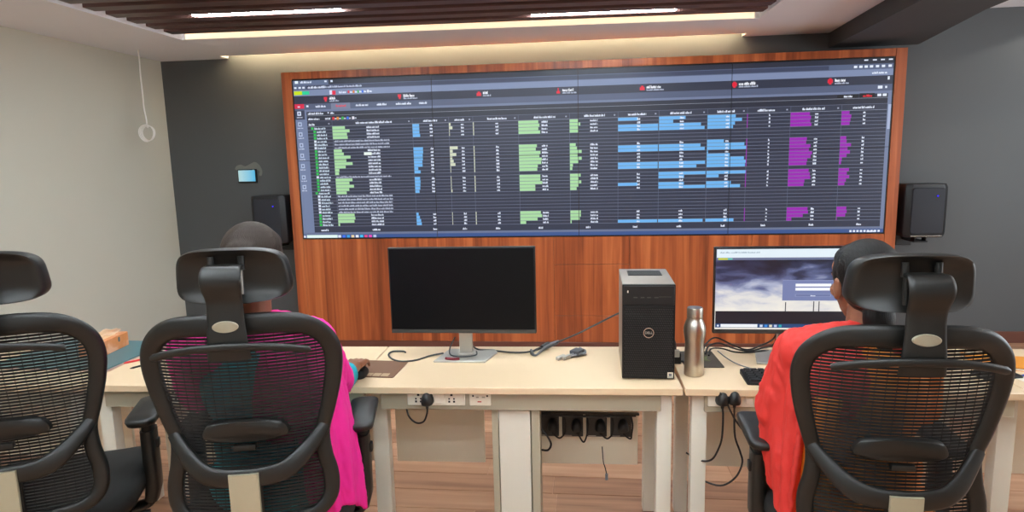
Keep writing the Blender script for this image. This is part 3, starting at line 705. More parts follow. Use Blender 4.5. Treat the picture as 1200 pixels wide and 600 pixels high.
#PART3
# ------------------------------------------------------------------ devices on the desks
def monitor(label, x, y, rz, zb, zt, wd, scr, base_c, name='computer_monitor'):
    t = thing(name, label, 'monitor', (x, y, TZ), rz)
    h = zt-zb; z0 = zb-TZ
    MB().box(-wd/2, wd/2, -.012, .012, z0, z0+h).build('casing', M_bezel, t, bevel=.003)
    MB().loft([[Vector((p[0], .012, p[1]+z0+h*.5)) for p in rrect(wd*.8, h*.75, .03)], [Vector((p[0], .045, p[1]+z0+h*.5)) for p in rrect(wd*.55, h*.5, .03)]]).build('rear_housing', M_bezel, t)
    MB().box(-wd/2+.002, wd/2-.002, -.0135, -.011, z0+.001, z0+.016).build('lower_bezel', M_bplate, t)
    s_ = MB().box(-wd/2+.006, wd/2-.006, -.0128, -.011, z0+.018, z0+h-.006).build('screen', scr, t, smooth=0)
    bx, by = base_c
    st = MB(); st.box(bx-.028, bx+.028, by-.012, by+.012, .008, z0+h*.6); st.build('stand_neck', M_silver, t, bevel=.006)
    MB().lathe([(.036, 0), (.036, .012), (.030, .016)], (bx, by, .006), 20).build('swivel_ring', M_silver, t)
    MB().box(bx-.03, bx+.03, .02, by+.01, z0+h*.42, z0+h*.62).build('mount', M_silver, t, bevel=.004)
    MB().prism([(-.125, -.085), (.092, -.085), (.128, .05), (.11, .088), (-.09, .088)], 'z', 0, .008).build('stand_base', M_silver, t, loc=(bx, by, 0), bevel=.002, seg=1)
    return t, z0, h
monitor('switched-off black monitor on a silver stand, between the pink-clad person and the computer tower', -.498, 2.545, .012, .853, 1.213, .607, M_scroff, (.0, .045))
# lit monitor: storm sky wallpaper with login box
ms = bpy.data.materials.new('wallpaper_sky'); ms.use_nodes = True; nt = ms.node_tree; L = nt.links.new; p = nt.nodes['Principled BSDF']
p.inputs['Base Color'].default_value = (.01,.01,.012,1); p.inputs['Roughness'].default_value = .3
tc = nt.nodes.new('ShaderNodeTexCoord'); mp = nt.nodes.new('ShaderNodeMapping'); mp.inputs['Scale'].default_value = (8, 1, 22); L(tc.outputs['Object'], mp.inputs[0])
n1 = nt.nodes.new('ShaderNodeTexNoise'); n1.inputs['Scale'].default_value = 1.0; n1.inputs['Detail'].default_value = 8; n1.inputs['Distortion'].default_value = .5; L(mp.outputs[0], n1.inputs['Vector'])
sp = nt.nodes.new('ShaderNodeSeparateXYZ'); L(tc.outputs['Object'], sp.inputs[0])
mr = nt.nodes.new('ShaderNodeMapRange'); mr.inputs[1].default_value = .2; mr.inputs[2].default_value = .42; mr.inputs[3].default_value = .95; mr.inputs[4].default_value = .08; L(sp.outputs[2], mr.inputs[0])
ad = nt.nodes.new('ShaderNodeMath'); ad.operation = 'MULTIPLY_ADD'; ad.inputs[1].default_value = 1.0; L(n1.outputs[0], ad.inputs[0])
sb = nt.nodes.new('ShaderNodeMath'); sb.operation = 'SUBTRACT'; sb.inputs[1].default_value = .42; L(mr.outputs[0], sb.inputs[0]); L(sb.outputs[0], ad.inputs[2])
cr = nt.nodes.new('ShaderNodeValToRGB'); e = cr.color_ramp.elements; e[0].position = .1; e[0].color = lin(22,24,44); e[1].position = .95; e[1].color = lin(250,246,236)
for po_, c in ((.3, (46,52,84)), (.45, (98,108,152)), (.6, (176,184,212)), (.78, (236,234,232))): k = e.new(po_); k.color = lin(c)
L(ad.outputs[0], cr.inputs[0]); L(cr.outputs[0], p.inputs['Emission Color']); p.inputs['Emission Strength'].default_value = .9
tM, z0, h = monitor('lit monitor with a cloudy sky picture and login box, beside the red-clad person', .803, 2.515, 0, .868, 1.209, .606, ms, (.0, .10))
Q = Pic()
Q.rect(0, 0, 1, .105, (226,240,248), 1); Q.words(.02, .04, .25, .02, (170,190,205), 2, 3, cw=.006)
Q.rect(0, .105, 1, .135, (104,114,146), 1); Q.rect(.01, .109, .07, .131, (206,214,60), 2); Q.rect(.07, .112, .1, .128, (90,210,190), 2)
Q.rect(.42, .385, .80, .64, (116,128,174), 2); Q.rect(.42, .385, .80, .39, (150,160,200), 3)
Q.rect(.50, .43, .72, .465, (248,250,255), 3); Q.rect(.50, .48, .72, .515, (248,250,255), 3); Q.rect(.50, .56, .72, .59, (160,170,204), 3); Q.rect(.503, .563, .717, .587, (104,116,162), 4); Q.words(.595, .577, .03, .018, WH, 5, 8, cw=.006)
Q.rect(0, .775, 1, .965, (24,24,34), 1)
for i in range(18): Q.rect(.6+i*.022, .935-.004*i*.9, .625+i*.022, .962, (196-4*i,176-4*i,164-4*i), 2)
for u, a in ((.44, .66), (.615, .65), (.648, .65), (.935, .30)): Q.rect(u, a, u+.006, .775, (44,44,60), 1)
Q.rect(.91, .30, .94, .312, (44,44,60), 1); Q.rect(.915, .72, .97, .775, (30,30,42), 1)
Q.rect(0, .935, 1, .985, (28,70,120), 3); Q.rect(.035, .94, .27, .98, (240,244,248), 4); Q.rect(.012, .95, .024, .972, WH, 4)
for i, c in enumerate(((210,220,240), (60,140,220), (230,220,190), (190,205,235), (20,170,180))): Q.rect(.285+.03*i, .946, .303+.03*i, .976, c, 4)
for i in range(8): Q.rect(.80+.024*i, .952, .812+.024*i, .972, WH, 4)
sw, sh = .606-.016, h-.028
me = Q.mesh('screen_picture', 0, 0, 1, 1, lambda u, v, ly: (-sw/2+u*sw, -.0130-ly*.00025, z0+.020+sh*(1-v)))
for ch in tM.children:
    if ch.name.startswith('screen'):
        o = bpy.data.objects.new('screen_picture', me); link(o, ch); break
# computer tower
t = thing('computer_tower', 'black tower computer with grey top and round front emblem, standing on the desk', 'computer', (.236, 2.335, TZ), math.radians(-1.0))
tw, th, td = .192, .362, .335
MB().box(-tw/2, tw/2, .015, td, .006, th).build('case', M_pcgrey, t, bevel=.003)
MB().box(-tw/2+.03, tw/2-.03, .18, .29, th, th+.001).build('top_vent', M_pc, t)
fv = MB()
for k in range(9): fv.box(-tw/2+.034, tw/2-.034, .185+.0115*k, .191+.0115*k, th+.001, th+.0025)
fv.build('top_vent_bars', M_bplate, t)
fr = MB().box(-tw/2, tw/2, 0, .016, .004, th).build('front_bezel', M_pc, t, bevel=.003)
MB().box(-tw/2+.004, tw/2-.004, -.003, .001, th-.077, th-.004).build('drive_cover', M_bezel, fr, bevel=.002, seg=1)
g_ = MB()
zt_ = th-.084; nx, nz = 22, 30
for j in range(nz):
    for i in range(nx):
        cx = -tw/2+.008+(i+.5+(.25 if j % 2 else -.25))*(tw-.016)/nx; cz = .014+(j+.5)*(zt_-.018)/nz
        a, b = .0031, .0036
        g_.add([(cx-a, -.0005, cz-b*.2), (cx+a*.6, -.0045, cz-b*.7), (cx+a, -.0045, cz+b*.2), (cx-a*.6, -.0005, cz+b*.8)], [(0, 1, 2, 3)])
go = g_.build('grille_facets', mat('pc_grille', (40,39,38), .42), fr, smooth=0, kind='stuff')
MB().box(-tw/2+.004, tw/2-.004, -.001, .002, .008, zt_).build('grille_back', M_pc, fr)
em = MB(); em.lathe([(.0195, -.001), (.0195, .003), (.0165, .003), (.0165, -.001)], n=28, M=Matrix.Rotation(PI/2, 3, 'X')); eo = em.build('emblem_ring', M_chrome, fr, loc=(0, -.004, .182))
MB().lathe([(.0165, 0), (.0165, .0015)], n=28, M=Matrix.Rotation(PI/2, 3, 'X')).build('emblem_disc', M_pc, fr, loc=(0, -.0045, .182))
tm = text_mesh('DELL', .0125, .0006); tm.materials.append(M_silver); to = bpy.data.objects.new('emblem_lettering', tm); link(to, fr); to.location = (0, -.0066, .182); to.rotation_euler = (PI/2, 0, 0)
MB().box(.070, .090, -.0052, -.003, .010, .031).build('sticker', M_wplate, fr); MB().box(.0745, .0855, -.0056, -.0052, .017, .027).build('sticker_mark', M_gcable, fr); MB().box(.072, .088, -.0056, -.0052, .0125, .0145).build('sticker_text', M_gcable, fr)
MB().box(-.078, -.074, -.0045, -.003, th-.03, th-.022).build('power_button', M_wplate, fr)
pr = MB()
for x in (-.055, -.03, -.006, .02): pr.box(x, x+.014, -.0042, -.0028, th-.05, th-.046)
pr.box(.035, .08, -.0042, -.0028, th-.046, th-.0445); pr.build('front_ports', M_bplate, fr)
for x in (-.07, .07):
    for y_ in (.04, .29): MB().lathe([(.011, 0), (.011, .007)], (x, y_, 0), 12).build('foot', M_pc, t)
# bottle
t = thing('water_bottle', 'curved brushed steel water bottle beside the computer tower', 'bottle', (.413, 2.40, TZ))
MB().lathe([(.033, 0), (.0365, .004), (.0365, .05), (.0358, .085), (.034, .115), (.0345, .13), (.039, .155), (.041, .172), (.0395, .19), (.034, .207), (.029, .217), (.0285, .222)], n=32).build('body', M_bottle, t, smooth=60)
MB().lathe([(.0285, .223), (.029, .224), (.029, .228), (.0280, .2285), (.0280, .232), (.029, .233), (.029, .258), (.0275, .262), (.02, .263)], n=32).build('cap', M_bottle, t, smooth=35)
# mats
MB_ = MB().prism([(p[0], p[1]) for p in rrect(.24, .20, .008)], 'z', 0, .003)
t = thing('mouse_mat', 'brown mouse mat with three pale squares under the hand', 'mouse mat', (-.853, 2.415, TZ), math.radians(-2))
MB_.build('mat', mat('mat_brown', (112,78,58), .7, var=.05), t)
for k in range(3): MB().prism(rrect(.030, .033, .003), 'z', .003, .0034).build('printed_square', mat('mat_print', (176,150,120), .7) if k == 0 else bpy.data.materials['mat_print'], t, loc=(.012+.034*k, -.074, 0))
t = thing('mouse_mat', 'dark mouse mat with a green print behind the steel bottle', 'mouse mat', (.465, 2.585, TZ), math.radians(3))
MB().prism(rrect(.15, .21, .006), 'z', 0, .003).build('mat', mat('mat_dark', (70,60,50), .7), t)
MB().prism([(p.x, p.y) for p in cr_path([Vector(q) for q in ((-.02,.02,0), (0,.05,0), (.03,.03,0), (.045,.04,0), (.03,0,0), (.04,-.03,0), (0,-.02,0), (-.03,-.04,0))], 3, True)], 'z', .003, .0034).build('print', mat('mat_green', (86,92,50), .7), t)
# keyboards
kc = {}
def keyboard(label, x, y, rz, wd=.43):
    t = thing('keyboard', label, 'keyboard', (x, y, TZ), rz)
    MB().loft([[Vector((p[0], p[1], 0)) for p in rrect(wd, .135, .008)], [Vector((p[0], p[1], .010+(p[1]+.0675)*.06)) for p in rrect(wd, .135, .008)]]).build('case', M_pc, t, bevel=.002, seg=1)
    rows = [(.052, 16, 1), (.029, 15, 1), (.010, 14, 1), (-.009, 14, 1), (-.028, 13, 1), (-.048, 9, 1)]
    for ry, nk, _ in rows:
        span = wd-.02; wk = span/nk
        for k in range(nk):
            key = (nk, round(ry, 3))
            if key not in kc:
                z = .011+(ry+.0675)*.06; q = MB()
                q.loft([[Vector((p[0], p[1], z-.002)) for p in rrect(wk-.003, .0165, .002, 2)], [Vector((p[0]*.86, p[1]*.84, z+.006)) for p in rrect(wk-.003, .0165, .002, 2)]])
                kc[key] = q.mesh('key', smooth=0); kc[key].materials.append(M_key)
            o = bpy.data.objects.new('key', kc[key]); link(o, t); o.location = (-span/2+wk*(k+.5), ry, 0)
    return t
keyboard('black keyboard in front of the lit monitor', .80, 2.352, math.radians(-1.5))
keyboard('black keyboard left of the brown mouse mat, in front of the pink-clad person', -1.20, 2.38, math.radians(2))
t = thing('computer_mouse', 'black computer mouse under the hand on the brown mat', 'mouse', (-.874, 2.325, TZ+.003), .08)
ms_ = MB(); ms_.loft([[Vector((p[0]*a, p[1]*b+c, z)) for p in rrect(.058, .10, .026)] for z, a, b, c in ((0, .94, .96, 0), (.008, 1, 1, 0), (.02, .96, .95, -.002), (.029, .78, .75, -.004), (.033, .45, .45, -.006))]); ms_.build('shell', M_pc, t, smooth=60)
MB().tube([(-.003, .03, .024), (.003, .03, .024)], .008, 10).build('wheel', M_bplate, t)
# cables on the desk top
def cord(label, pts, r=.0038, m=None, name='cord', n=8):
    return tag(MB().tube(cr_path(pts, n), r, 8).build(name, m or M_cable), label, 'cable')
zc = TZ+.005
cord('dark cable curling over the desk left of the monitor stand', [(-.60, 2.60, zc+.006), (-.655, 2.58, zc), (-.70, 2.52, zc), (-.755, 2.50, zc), (-.805, 2.53, zc), (-.84, 2.59, zc), (-.835, 2.635, zc), (-.79, 2.64, zc), (-.775, 2.625, zc)], m=mat('dark_grey_cable', (58,60,60), .5))
cord('dark cable running from the monitor stand to the computer tower', [(-.515, 2.60, .90), (-.52, 2.66, .84), (-.50, 2.685, .77), (-.46, 2.66, zc+.006), (-.40, 2.665, zc), (-.31, 2.64, zc), (-.24, 2.65, zc), (-.18, 2.70, zc+.004), (-.12, 2.74, .757), (-.03, 2.745, .795), (.06, 2.745, .842), (.16, 2.735, .895), (.20, 2.69, .90)], m=bpy.data.materials['dark_grey_cable'])
cord('thin cable looped at the foot of the silver monitor stand', [(-.56, 2.66, .80), (-.575, 2.62, .765), (-.56, 2.565, .749), (-.50, 2.545, .749), (-.455, 2.57, .749), (-.46, 2.62, .749)], r=.003, m=bpy.data.materials['dark_grey_cable'])
tag(MB().tube(cr_path([(-.575, 2.525, .7475), (-.54, 2.515, .7475), (-.515, 2.52, .7475)], 5), .006, 8).build('cable_tie', mat('maroon_tie', (110,24,34), .6)), 'small dark red cable tie on the monitor stand base', 'cable tie')
t = thing('coiled_cable', 'hank of dark cable looped on the desk left of the grey adapter', 'cable', (-.17, 2.69, TZ))
for k in range(3):
    c_ = MB(); c_.tube(cr_path([(-.055, -.075+.008*k, .008+.006*k), (-.035, -.09, .006), (.0, -.02, .012+.004*k), (.05, .06, .014+.005*k), (.045, .085-.006*k, .016), (.0, .04, .012), (-.05, -.04, .008)], 6, True), .0042, 7, True); c_.build('loop', M_gcable if k == 2 else bpy.data.materials['dark_grey_cable'], t)
MB().tube([(-.012, .0, .012), (.015, .03, .02)], .012, 8).build('tie', bpy.data.materials['dark_grey_cable'], t)
t = thing('adapter_cable', 'grey video adapter cable bundle with two connector plugs', 'adapter', (-.05, 2.60, TZ))
b_ = MB(); Mr = Matrix.Rotation(math.radians(-35), 4, 'Z')
for (x, y_, l) in ((-.02, -.055, .05), (-.002, -.035, .055)): b_.box(x-.008, x+.008, y_-l*.5, y_+l*.5, .002, .016, Mr)
b_.build('connector', M_silver, t, bevel=.002, seg=1)
for k in range(4): MB().tube(cr_path([Mr @ Vector((-.015+.006*k, -.02, .009)), Vector((.0+.012*k, .0, .012+.006*(k % 2))), Vector((.03, .04+.012*k, .018)), Vector((.055, .045-.01*k, .014)), Vector((.02, .01, .01)), Vector((-.005, .03, .008))], 5), .004, 7).build('strand', M_gcable, t)
MB().box(-.012, .03, -.004, .05, .008, .028, Matrix.Rotation(math.radians(-30), 4, 'Z')).build('adapter_body', mat('adapter_dark', (60,62,70), .5), t, bevel=.003)
for k, (a, lab) in enumerate(((0, 'uppermost black cable arching behind the lit monitor'), (1, 'middle black cable arching behind the lit monitor'), (2, 'lowest black cable lying behind the lit monitor'))):
    cord(lab, [(.49+.01*a, 2.66-.02*a, zc+.002), (.515+.01*a, 2.70, zc+.03-.012*a), (.56+.01*a, 2.735-.02*a, zc+.045-.018*a), (.62, 2.72-.03*a, zc+.022-.008*a), (.68, 2.70-.02*a, zc+.004), (.74, 2.72-.02*a, zc+.016-.005*a), (.80, 2.73-.01*a, zc+.05-.02*a), (.81, 2.68, .90)], r=.0036)
cord('thin grey cord from behind the monitor down to the keyboard', [(.56, 2.69, zc), (.575, 2.60, zc), (.60, 2.52, zc), (.64, 2.45, zc+.004), (.66, 2.425, zc+.006)], r=.0022, m=M_gcable)
cord('black cable rising from behind the computer tower toward the bottle', [(.30, 2.69, .88), (.345, 2.66, .86), (.37, 2.60, .80), (.37, 2.56, TZ+.008), (.42, 2.55, TZ+.008), (.45, 2.62, TZ+.008)], r=.004)
t = thing('power_adapter', 'small grey and black adapter between the tower and the bottle', 'adapter', (.362, 2.55, TZ))
MB().box(-.022, .022, -.03, .03, 0, .045).build('body', M_pc, t, bevel=.004); MB().box(-.015, .015, -.036, -.028, .03, .06).build('plug_top', M_silver, t, bevel=.003)
# left desk: blotter, tissue box, pens
t = thing('desk_pad', 'glossy teal desk pad under the tissue box', 'desk pad', (-2.23, 2.545, TZ), math.radians(-1.5))
MB().box(-.28, .28, -.205, .205, 0, .006).build('board', mat('pad_edge_pink', (196,168,160), .5), t, bevel=.001, seg=1)
MB().box(-.279, .279, -.204, .204, .006, .011).build('glass_sheet', mat('pad_teal', (72,112,118), .3, spec=.3), t, bevel=.001, seg=1)
t = thing('tissue_box', 'orange patterned tissue box with a tissue poking out', 'tissue box', (-2.155, 2.578, TZ+.011), math.radians(6))
m_tb = bpy.data.materials.new('tissue_card'); m_tb.use_nodes = True; nt = m_tb.node_tree; p = nt.nodes['Principled BSDF']; p.inputs['Roughness'].default_value = .55
tc = nt.nodes.new('ShaderNodeTexCoord'); vo = nt.nodes.new('ShaderNodeTexNoise'); vo.inputs['Scale'].default_value = 28; vo.inputs['Detail'].default_value = 3; nt.links.new(tc.outputs['Object'], vo.inputs['Vector'])
cr = nt.nodes.new('ShaderNodeValToRGB'); e = cr.color_ramp.elements; e[0].position = .38; e[0].color = lin(206,132,78); e[1].position = .62; e[1].color = lin(222,164,132); k = e.new(.5); k.color = lin(210,140,96)
nt.links.new(vo.outputs[0], cr.inputs[0]); nt.links.new(cr.outputs[0], p.inputs['Base Color'])
bx = MB().box(-.05, .05, -.10, .10, 0, .064).build('carton', m_tb, t, bevel=.002, seg=1)
MB().prism(rrect(.05, .13, .024), 'z', .0641, .0646).build('opening', mat('slot_film', (226,190,150), .4), bx)
MB().prism(rrect(.014, .022, .006), 'x', .0501, .0505).build('printed_mark', mat('tissue_mark', (84,92,90), .5), bx, loc=(0, .03, .045))
MB().grid(lambda u, v: (-.028+.05*u+.012*v, -.05+.12*u+.02*math.sin(5*v), .065+.035*v*math.sin(PI*(.15+.6*u))+.004*math.sin(14*u)), 10, 6, .0012).build('tissue', mat('tissue_paper', (246,226,200), .8), t)
def pen(label, x, y, z, rz, m, L_=.13):
    t = thing('pen', label, 'pen', (x, y, z), rz)
    R = Matrix.Rotation(PI/2, 3, 'Y')
    MB().lathe([(.0012, 0), (.0042, .012), (.0042, L_*.7), (.0042, L_*.7+.001)], (0, 0, .0045), 10, R).build('barrel', m, t)
    MB().lathe([(.0052, L_*.7), (.0052, L_-.003), (.004, L_)], (0, 0, .0045), 10, R).build('cap', m, t)
    MB().box(L_*.72, L_*.98, -.001, .001, .0095, .011).build('clip', M_silver, t)
pen('red pen lying by the edge of the teal desk pad', -1.955, 2.43, TZ, math.radians(52), mat('pen_red', (206,30,30), .35))
pen('black pen lying on the desk in front of the red pen', -1.875, 2.365, TZ, math.radians(60), mat('pen_black', (24,24,26), .35))
# right desk: notebook etc
t = thing('notebook', 'orange covered notebook on the right desk behind the chair', 'notebook', (1.60, 2.575, TZ), math.radians(-14))
MB().box(-.11, .11, -.08, .08, 0, .010).build('pages', mat('paper', (236,230,216), .7), t); MB().box(-.112, .112, -.082, .082, .010, .012).build('cover', mat('book_orange', (224,142,30), .5), t); MB().box(-.112, .112, -.082, .082, -.0, .0012).build('back_cover', bpy.data.materials['book_orange'], t)
t = thing('phone', 'dark slab beside the orange notebook at the right edge', 'phone', (1.50, 2.43, TZ), math.radians(10))
MB().prism(rrect(.15, .075, .01), 'z', 0, .009).build('body', M_bezel, t, bevel=.002, seg=1); MB().prism(rrect(.14, .067, .006), 'z', .009, .0094).build('glass', M_scroff, t)
pen('blue pen lying by the orange notebook', 1.575, 2.425, TZ, math.radians(8), mat('pen_blue', (70,86,190), .35))
t = thing('paper_sheet', 'white paper sheet at the right end of the desk', 'paper', (1.66, 2.36, TZ), math.radians(12))
MB().grid(lambda u, v: (-.10+.2*u, -.07+.14*v, .001+.006*u*u), 6, 3, .0008).build('sheet', bpy.data.materials['paper'], t)
#PART4
# ------------------------------------------------------------------ chairs
def office_chair(label, x, y, rz, dz=0.0, hd=0.0):
    t = thing('office_chair', label, 'chair', (x, y, 0), rz, group='black mesh office chairs at the desks')
    def yb_(X, Z):   # surface of the back
        a = Z-.80-dz
        return -.258-(.13*a if a > 0 else .02*a*-1*0+.10*a*-1*.6)+.075*(X/.25)**2*(.8 if a > 0 else .6)
    half = [(0,1.163), (.10,1.163), (.170,1.150), (.216,1.112), (.233,1.06), (.227,.99), (.209,.91), (.190,.84), (.192,.775), (.205,.71), (.200,.65), (.162,.612), (.08,.602)]
    pts = [(a, b+dz) for a, b in half] + [(0,.602+dz)] + [(-a, b+dz) for a, b in half[:0:-1]]
    wd = [.058,.057,.054,.052,.050,.047,.042,.040,.043,.044,.042,.037,.034]; wd = wd+[.030]+wd[:0:-1]
    V = [Vector((a, yb_(a, b), b)) for a, b in pts]
    path = cr_path(V, 5, True); W3 = cr_path([Vector((q, 0, 0)) for q in wd], 5, True)
    MB().sweep(path, [q.x for q in W3], .026, (0, 1, 0), 12, True, 2.6).build('backrest_frame', M_plast, t, smooth=60)
    # mesh: fine horizontal bands between the frame sides
    R_ = sorted([(p.z, p.x) for p in path if p.x >= 0], key=lambda q: q[0])
    def hw(z):
        best = [q for q in R_]
        for a, b in zip(best, best[1:]):
            if a[0] <= z <= b[0] and b[0] > a[0]: return a[1]+(b[1]-a[1])*(z-a[0])/(b[0]-a[0])
        return .02
    mm = MB(); z = .618+dz; pitch = .0092; bh = .0067
    while z < 1.152+dz:
        h0 = hw(z); n = 10
        vs = []; fs = []
        for i in range(n+1):
            X = -h0+2*h0*i/n; Y = yb_(X, z)
            vs += [(X, Y, z), (X, Y, z+bh), (X, Y+.0015, z+bh), (X, Y+.0015, z)]
        for i in range(n):
            for k in range(4): fs.append((i*4+k, i*4+(k+1) % 4, i*4+4+(k+1) % 4, i*4+4+k))
        mm.add(vs, fs); z += pitch
    for k in range(-9, 10):
        X = k*.024; zs = [z_ for z_ in [.62+dz+.02*i for i in range(27)] if hw(z_) > abs(X)+.005]
        if len(zs) > 2: mm.tube([(X, yb_(X, z_)+.0005, z_) for z_ in zs], .0009, 4)
    mm.build('backrest_mesh', M_mesh, t, smooth=0, kind='stuff')
    # yoke behind the back
    yk = [(-.198,.855,.0), (-.165,.815,-.022), (-.125,.778,-.036), (-.08,.758,-.044), (0,.754,-.048), (.08,.758,-.044), (.125,.778,-.036), (.165,.815,-.022), (.198,.855,0)]
    yp = cr_path([Vector((a, yb_(a, b+dz)-.004+c, b+dz)) for a, b, c in yk], 5)
    wy = cr_path([Vector((q, 0, 0)) for q in (.034,.042,.052,.054,.052,.054,.052,.042,.034)], 5)
    MB().sweep(yp, [q.x for q in wy], .022, (0, 1, 0), 12, False, 2.6).build('back_yoke', M_plast, t, smooth=60)
    # metal spine plate curving under the seat
    yc = yb_(0, .75+dz)-.062
    sp_ = [(0, yc, .770+dz), (0, yc, .66+dz), (0, yc-.004, .54+dz), (0, yc+.02, .47+dz), (0, yc+.08, .435+dz), (0, -.06, .43+dz)]
    MB().sweep(cr_path([Vector(q) for q in sp_], 5), .078, .014, [Vector((0, 1, .02))]*16+[Vector((0, .4, 1))]*10, 12, False, 6).build('spine_plate', M_plate, t, smooth=50)
    MB().sweep(cr_path([Vector((0, q[1]+.013, q[2])) for q in sp_], 5), .086, .012, [Vector((0, 1, .02))]*16+[Vector((0, .4, 1))]*10, 12, False, 6).build('spine_core', M_plast, t, smooth=50)
    # lumbar pad
    lp = [(-.108,-.020), (-.104,.008), (-.075,.024), (0,.031), (.075,.024), (.104,.008), (.108,-.020), (.06,-.028), (0,-.030), (-.06,-.028)]
    lo = cr_path([Vector((a, b, 0)) for a, b in lp], 4, True)
    zl = .872+dz
    rings = [[Vector((q.x*k, yb_(q.x, zl)+d, zl+q.y*k)) for q in lo] for d, k in ((-.004, 1.0), (-.020, .98), (-.026, .88))]
    lu = MB().loft(rings).build('lumbar_pad', M_plast, t, smooth=50)
    MB().box(-.028, .028, yb_(0, zl)-.03, yb_(0, zl)-.012, zl-.05, zl-.035).build('adjuster', M_plast, lu, bevel=.003)
    # coat bar
    bp = [Vector((a, yb_(a*.6, 1.1)-.066+.03*(a/.21)**2, b+dz)) for a, b in ((-.192,1.094), (-.14,1.108), (-.07,1.119), (0,1.122), (.07,1.119), (.14,1.108), (.192,1.094))]
    MB().sweep(cr_path(bp, 5), [.012]+[.02]*29+[.012], .014, (0, 1, 0), 10, False, 2.5).build('coat_bar', M_plast, t, smooth=60)
    # headrest stem
    ys = yb_(0, 1.1)
    st = [(0, ys-.046, 1.085), (0, ys-.052, 1.13), (0, ys-.050, 1.18), (0, ys-.050, 1.235), (0, ys-.066, 1.272), (0, ys-.066, 1.298), (0, ys-.050, 1.315), (0, ys-.022, 1.316)]
    sp2 = cr_path([Vector((a, b, c+dz)) for a, b, c in st], 5)
    nn = []
    for i in range(len(sp2)):
        T = sp2[min(i+1, len(sp2)-1)]-sp2[max(i-1, 0)]; nn.append(Vector((0, T.z, -T.y)))
    ws = cr_path([Vector((q, 0, 0)) for q in (.106, .098, .090, .088, .096, .098, .096, .09)], 5)
    sm = MB().sweep(sp2, [q.x for q in ws], .013, nn, 14, False, 4).build('headrest_stem', M_plast, t, smooth=60)
    MB().loft([[Vector((.031*k*math.cos(a), ys-.0505+d-.0075, 1.172+dz+.0145*k*math.sin(a))) for a in [2*PI*i/28 for i in range(28)]] for d, k in ((.003, 1), (-.002, 1), (-.0035, .93))]).build('badge', M_badge, sm, smooth=40)
    for s in (-1, 1):
        MB().tube([(s*.036, ys-.02, 1.245+dz), (s*.036, ys-.012, 1.335+dz+hd)], .0048, 8).build('rod', M_plast if s < 0 else M_chrome, sm)
        MB().tube([(s*.036, ys-.012, 1.305+dz+hd), (s*.036, ys-.010, 1.340+dz+hd)], .0085, 10).build('rod_sleeve', M_plast, sm)
    # headrest
    zh = 1.283+dz+hd; yh = ys+.005
    def hr(u, v, off=0):   # u,v in -1..1
        X = .140*u*(1-.05*v) ; Z = .067*v+.010*(1-u*u)*(1 if v > 0 else .2)
        Y = yh+.055*u*u-.018*v*v*0-.03*(v-.0)*.3+off
        return Vector((X, Y, zh+Z))
    ang = [2*PI*i/48 for i in range(48)]
    def sq(a, k=1.0, pw=4.4):
        c, s = math.cos(a), math.sin(a); return (k*math.copysign(abs(c)**(2/pw), c), k*math.copysign(abs(s)**(2/pw), s))
    hb = MB(); rings = []
    for k, off in ((.02, -.006), (.45, -.009), (.80, -.016), (.90, -.028), (.97, -.030), (1.0, -.022), (1.0, .0), (.985, .014), (.93, .026), (.75, .034), (.4, .036), (.02, .036)):
        rings.append([hr(*sq(a, k), off) for a in ang])
    hb.loft(rings); hb.build('headrest', M_plast, t, smooth=60)
    # seat
    se = MB(); rings = []
    so = [Vector((p[0], p[1], 0)) for p in rrect(.49, .50, .11, 8)]
    for z_, k in ((.470, .90), (.480, .97), (.500, 1.0), (.525, 1.0), (.545, .97), (.556, .90), (.558, .7), (.553, .35), (.552, .02)):
        rings.append([Vector((q.x*k, .03+q.y*k, z_+dz-(.030*max(0, (q.y*k-.12)/.13)**2)+.012*(abs(q.x*k)/.25)**2)) for q in so])
    rings = [[q+Vector((0, 0, .02)) for q in r] for r in rings]
    se.loft(rings); se.build('seat', M_seat, t, smooth=70)
    ss = MB(); ss.loft([[Vector((q.x*k, .03+q.y*k, z_+dz)) for q in so] for z_, k in ((.440, .62), (.455, .84), (.492, .93))]); ss.build('seat_pan', M_plast, t, smooth=60)
    mc = MB(); mc.box(-.09, .09, -.14, .11, .395+dz, .442+dz); mc.build('tilt_mechanism', M_plast, t, bevel=.012)
    lv = MB(); lv.tube(cr_path([Vector(q) for q in ((.08, .03, .425+dz), (.17, .035, .42+dz), (.24, .04, .412+dz))], 4), [.006]*4+[.009]*5, 8); lv.build('lever', M_plast, t)
    # arms
    for s in (-1, 1):
        xa = s*.258; za = .775+dz
        po_ = [Vector((p[0], p[1], 0)) for p in rrect(.092, .25, .036, 5)]
        pd = MB(); pd.loft([[Vector((xa+q.x*k, .075+q.y*k+(.0), za+z_-.012*abs(q.y)/.12*(.6 if q.y < 0 else .3))) for q in po_] for z_, k in ((-.030, .80), (-.026, .93), (-.012, 1.0), (-.004, .97), (0, .86), (.001, .3))])
        ar = pd.build('armrest', M_plast, t, smooth=60)
        MB().sweep([(xa, .055, za-.025), (xa, .055, .60+dz)], .034, .058, (0, 1, 0), 14, False, 4).build('arm_post', M_plast, ar, smooth=50)
        MB().sweep([(xa, .055, .70+dz), (xa, .053, .56+dz), (xa, .05, .50+dz), (xa-s*.01, .05, .455+dz)], [.044,.046,.046,.04], [.075,.078,.075,.06], (0, 1, 0), 14, False, 4).build('arm_sleeve', M_plast, ar, smooth=50)
        MB().box(xa+s*.018, xa+s*.03, .04, .066, .635+dz, .665+dz).build('height_button', M_plast, ar, bevel=.004)
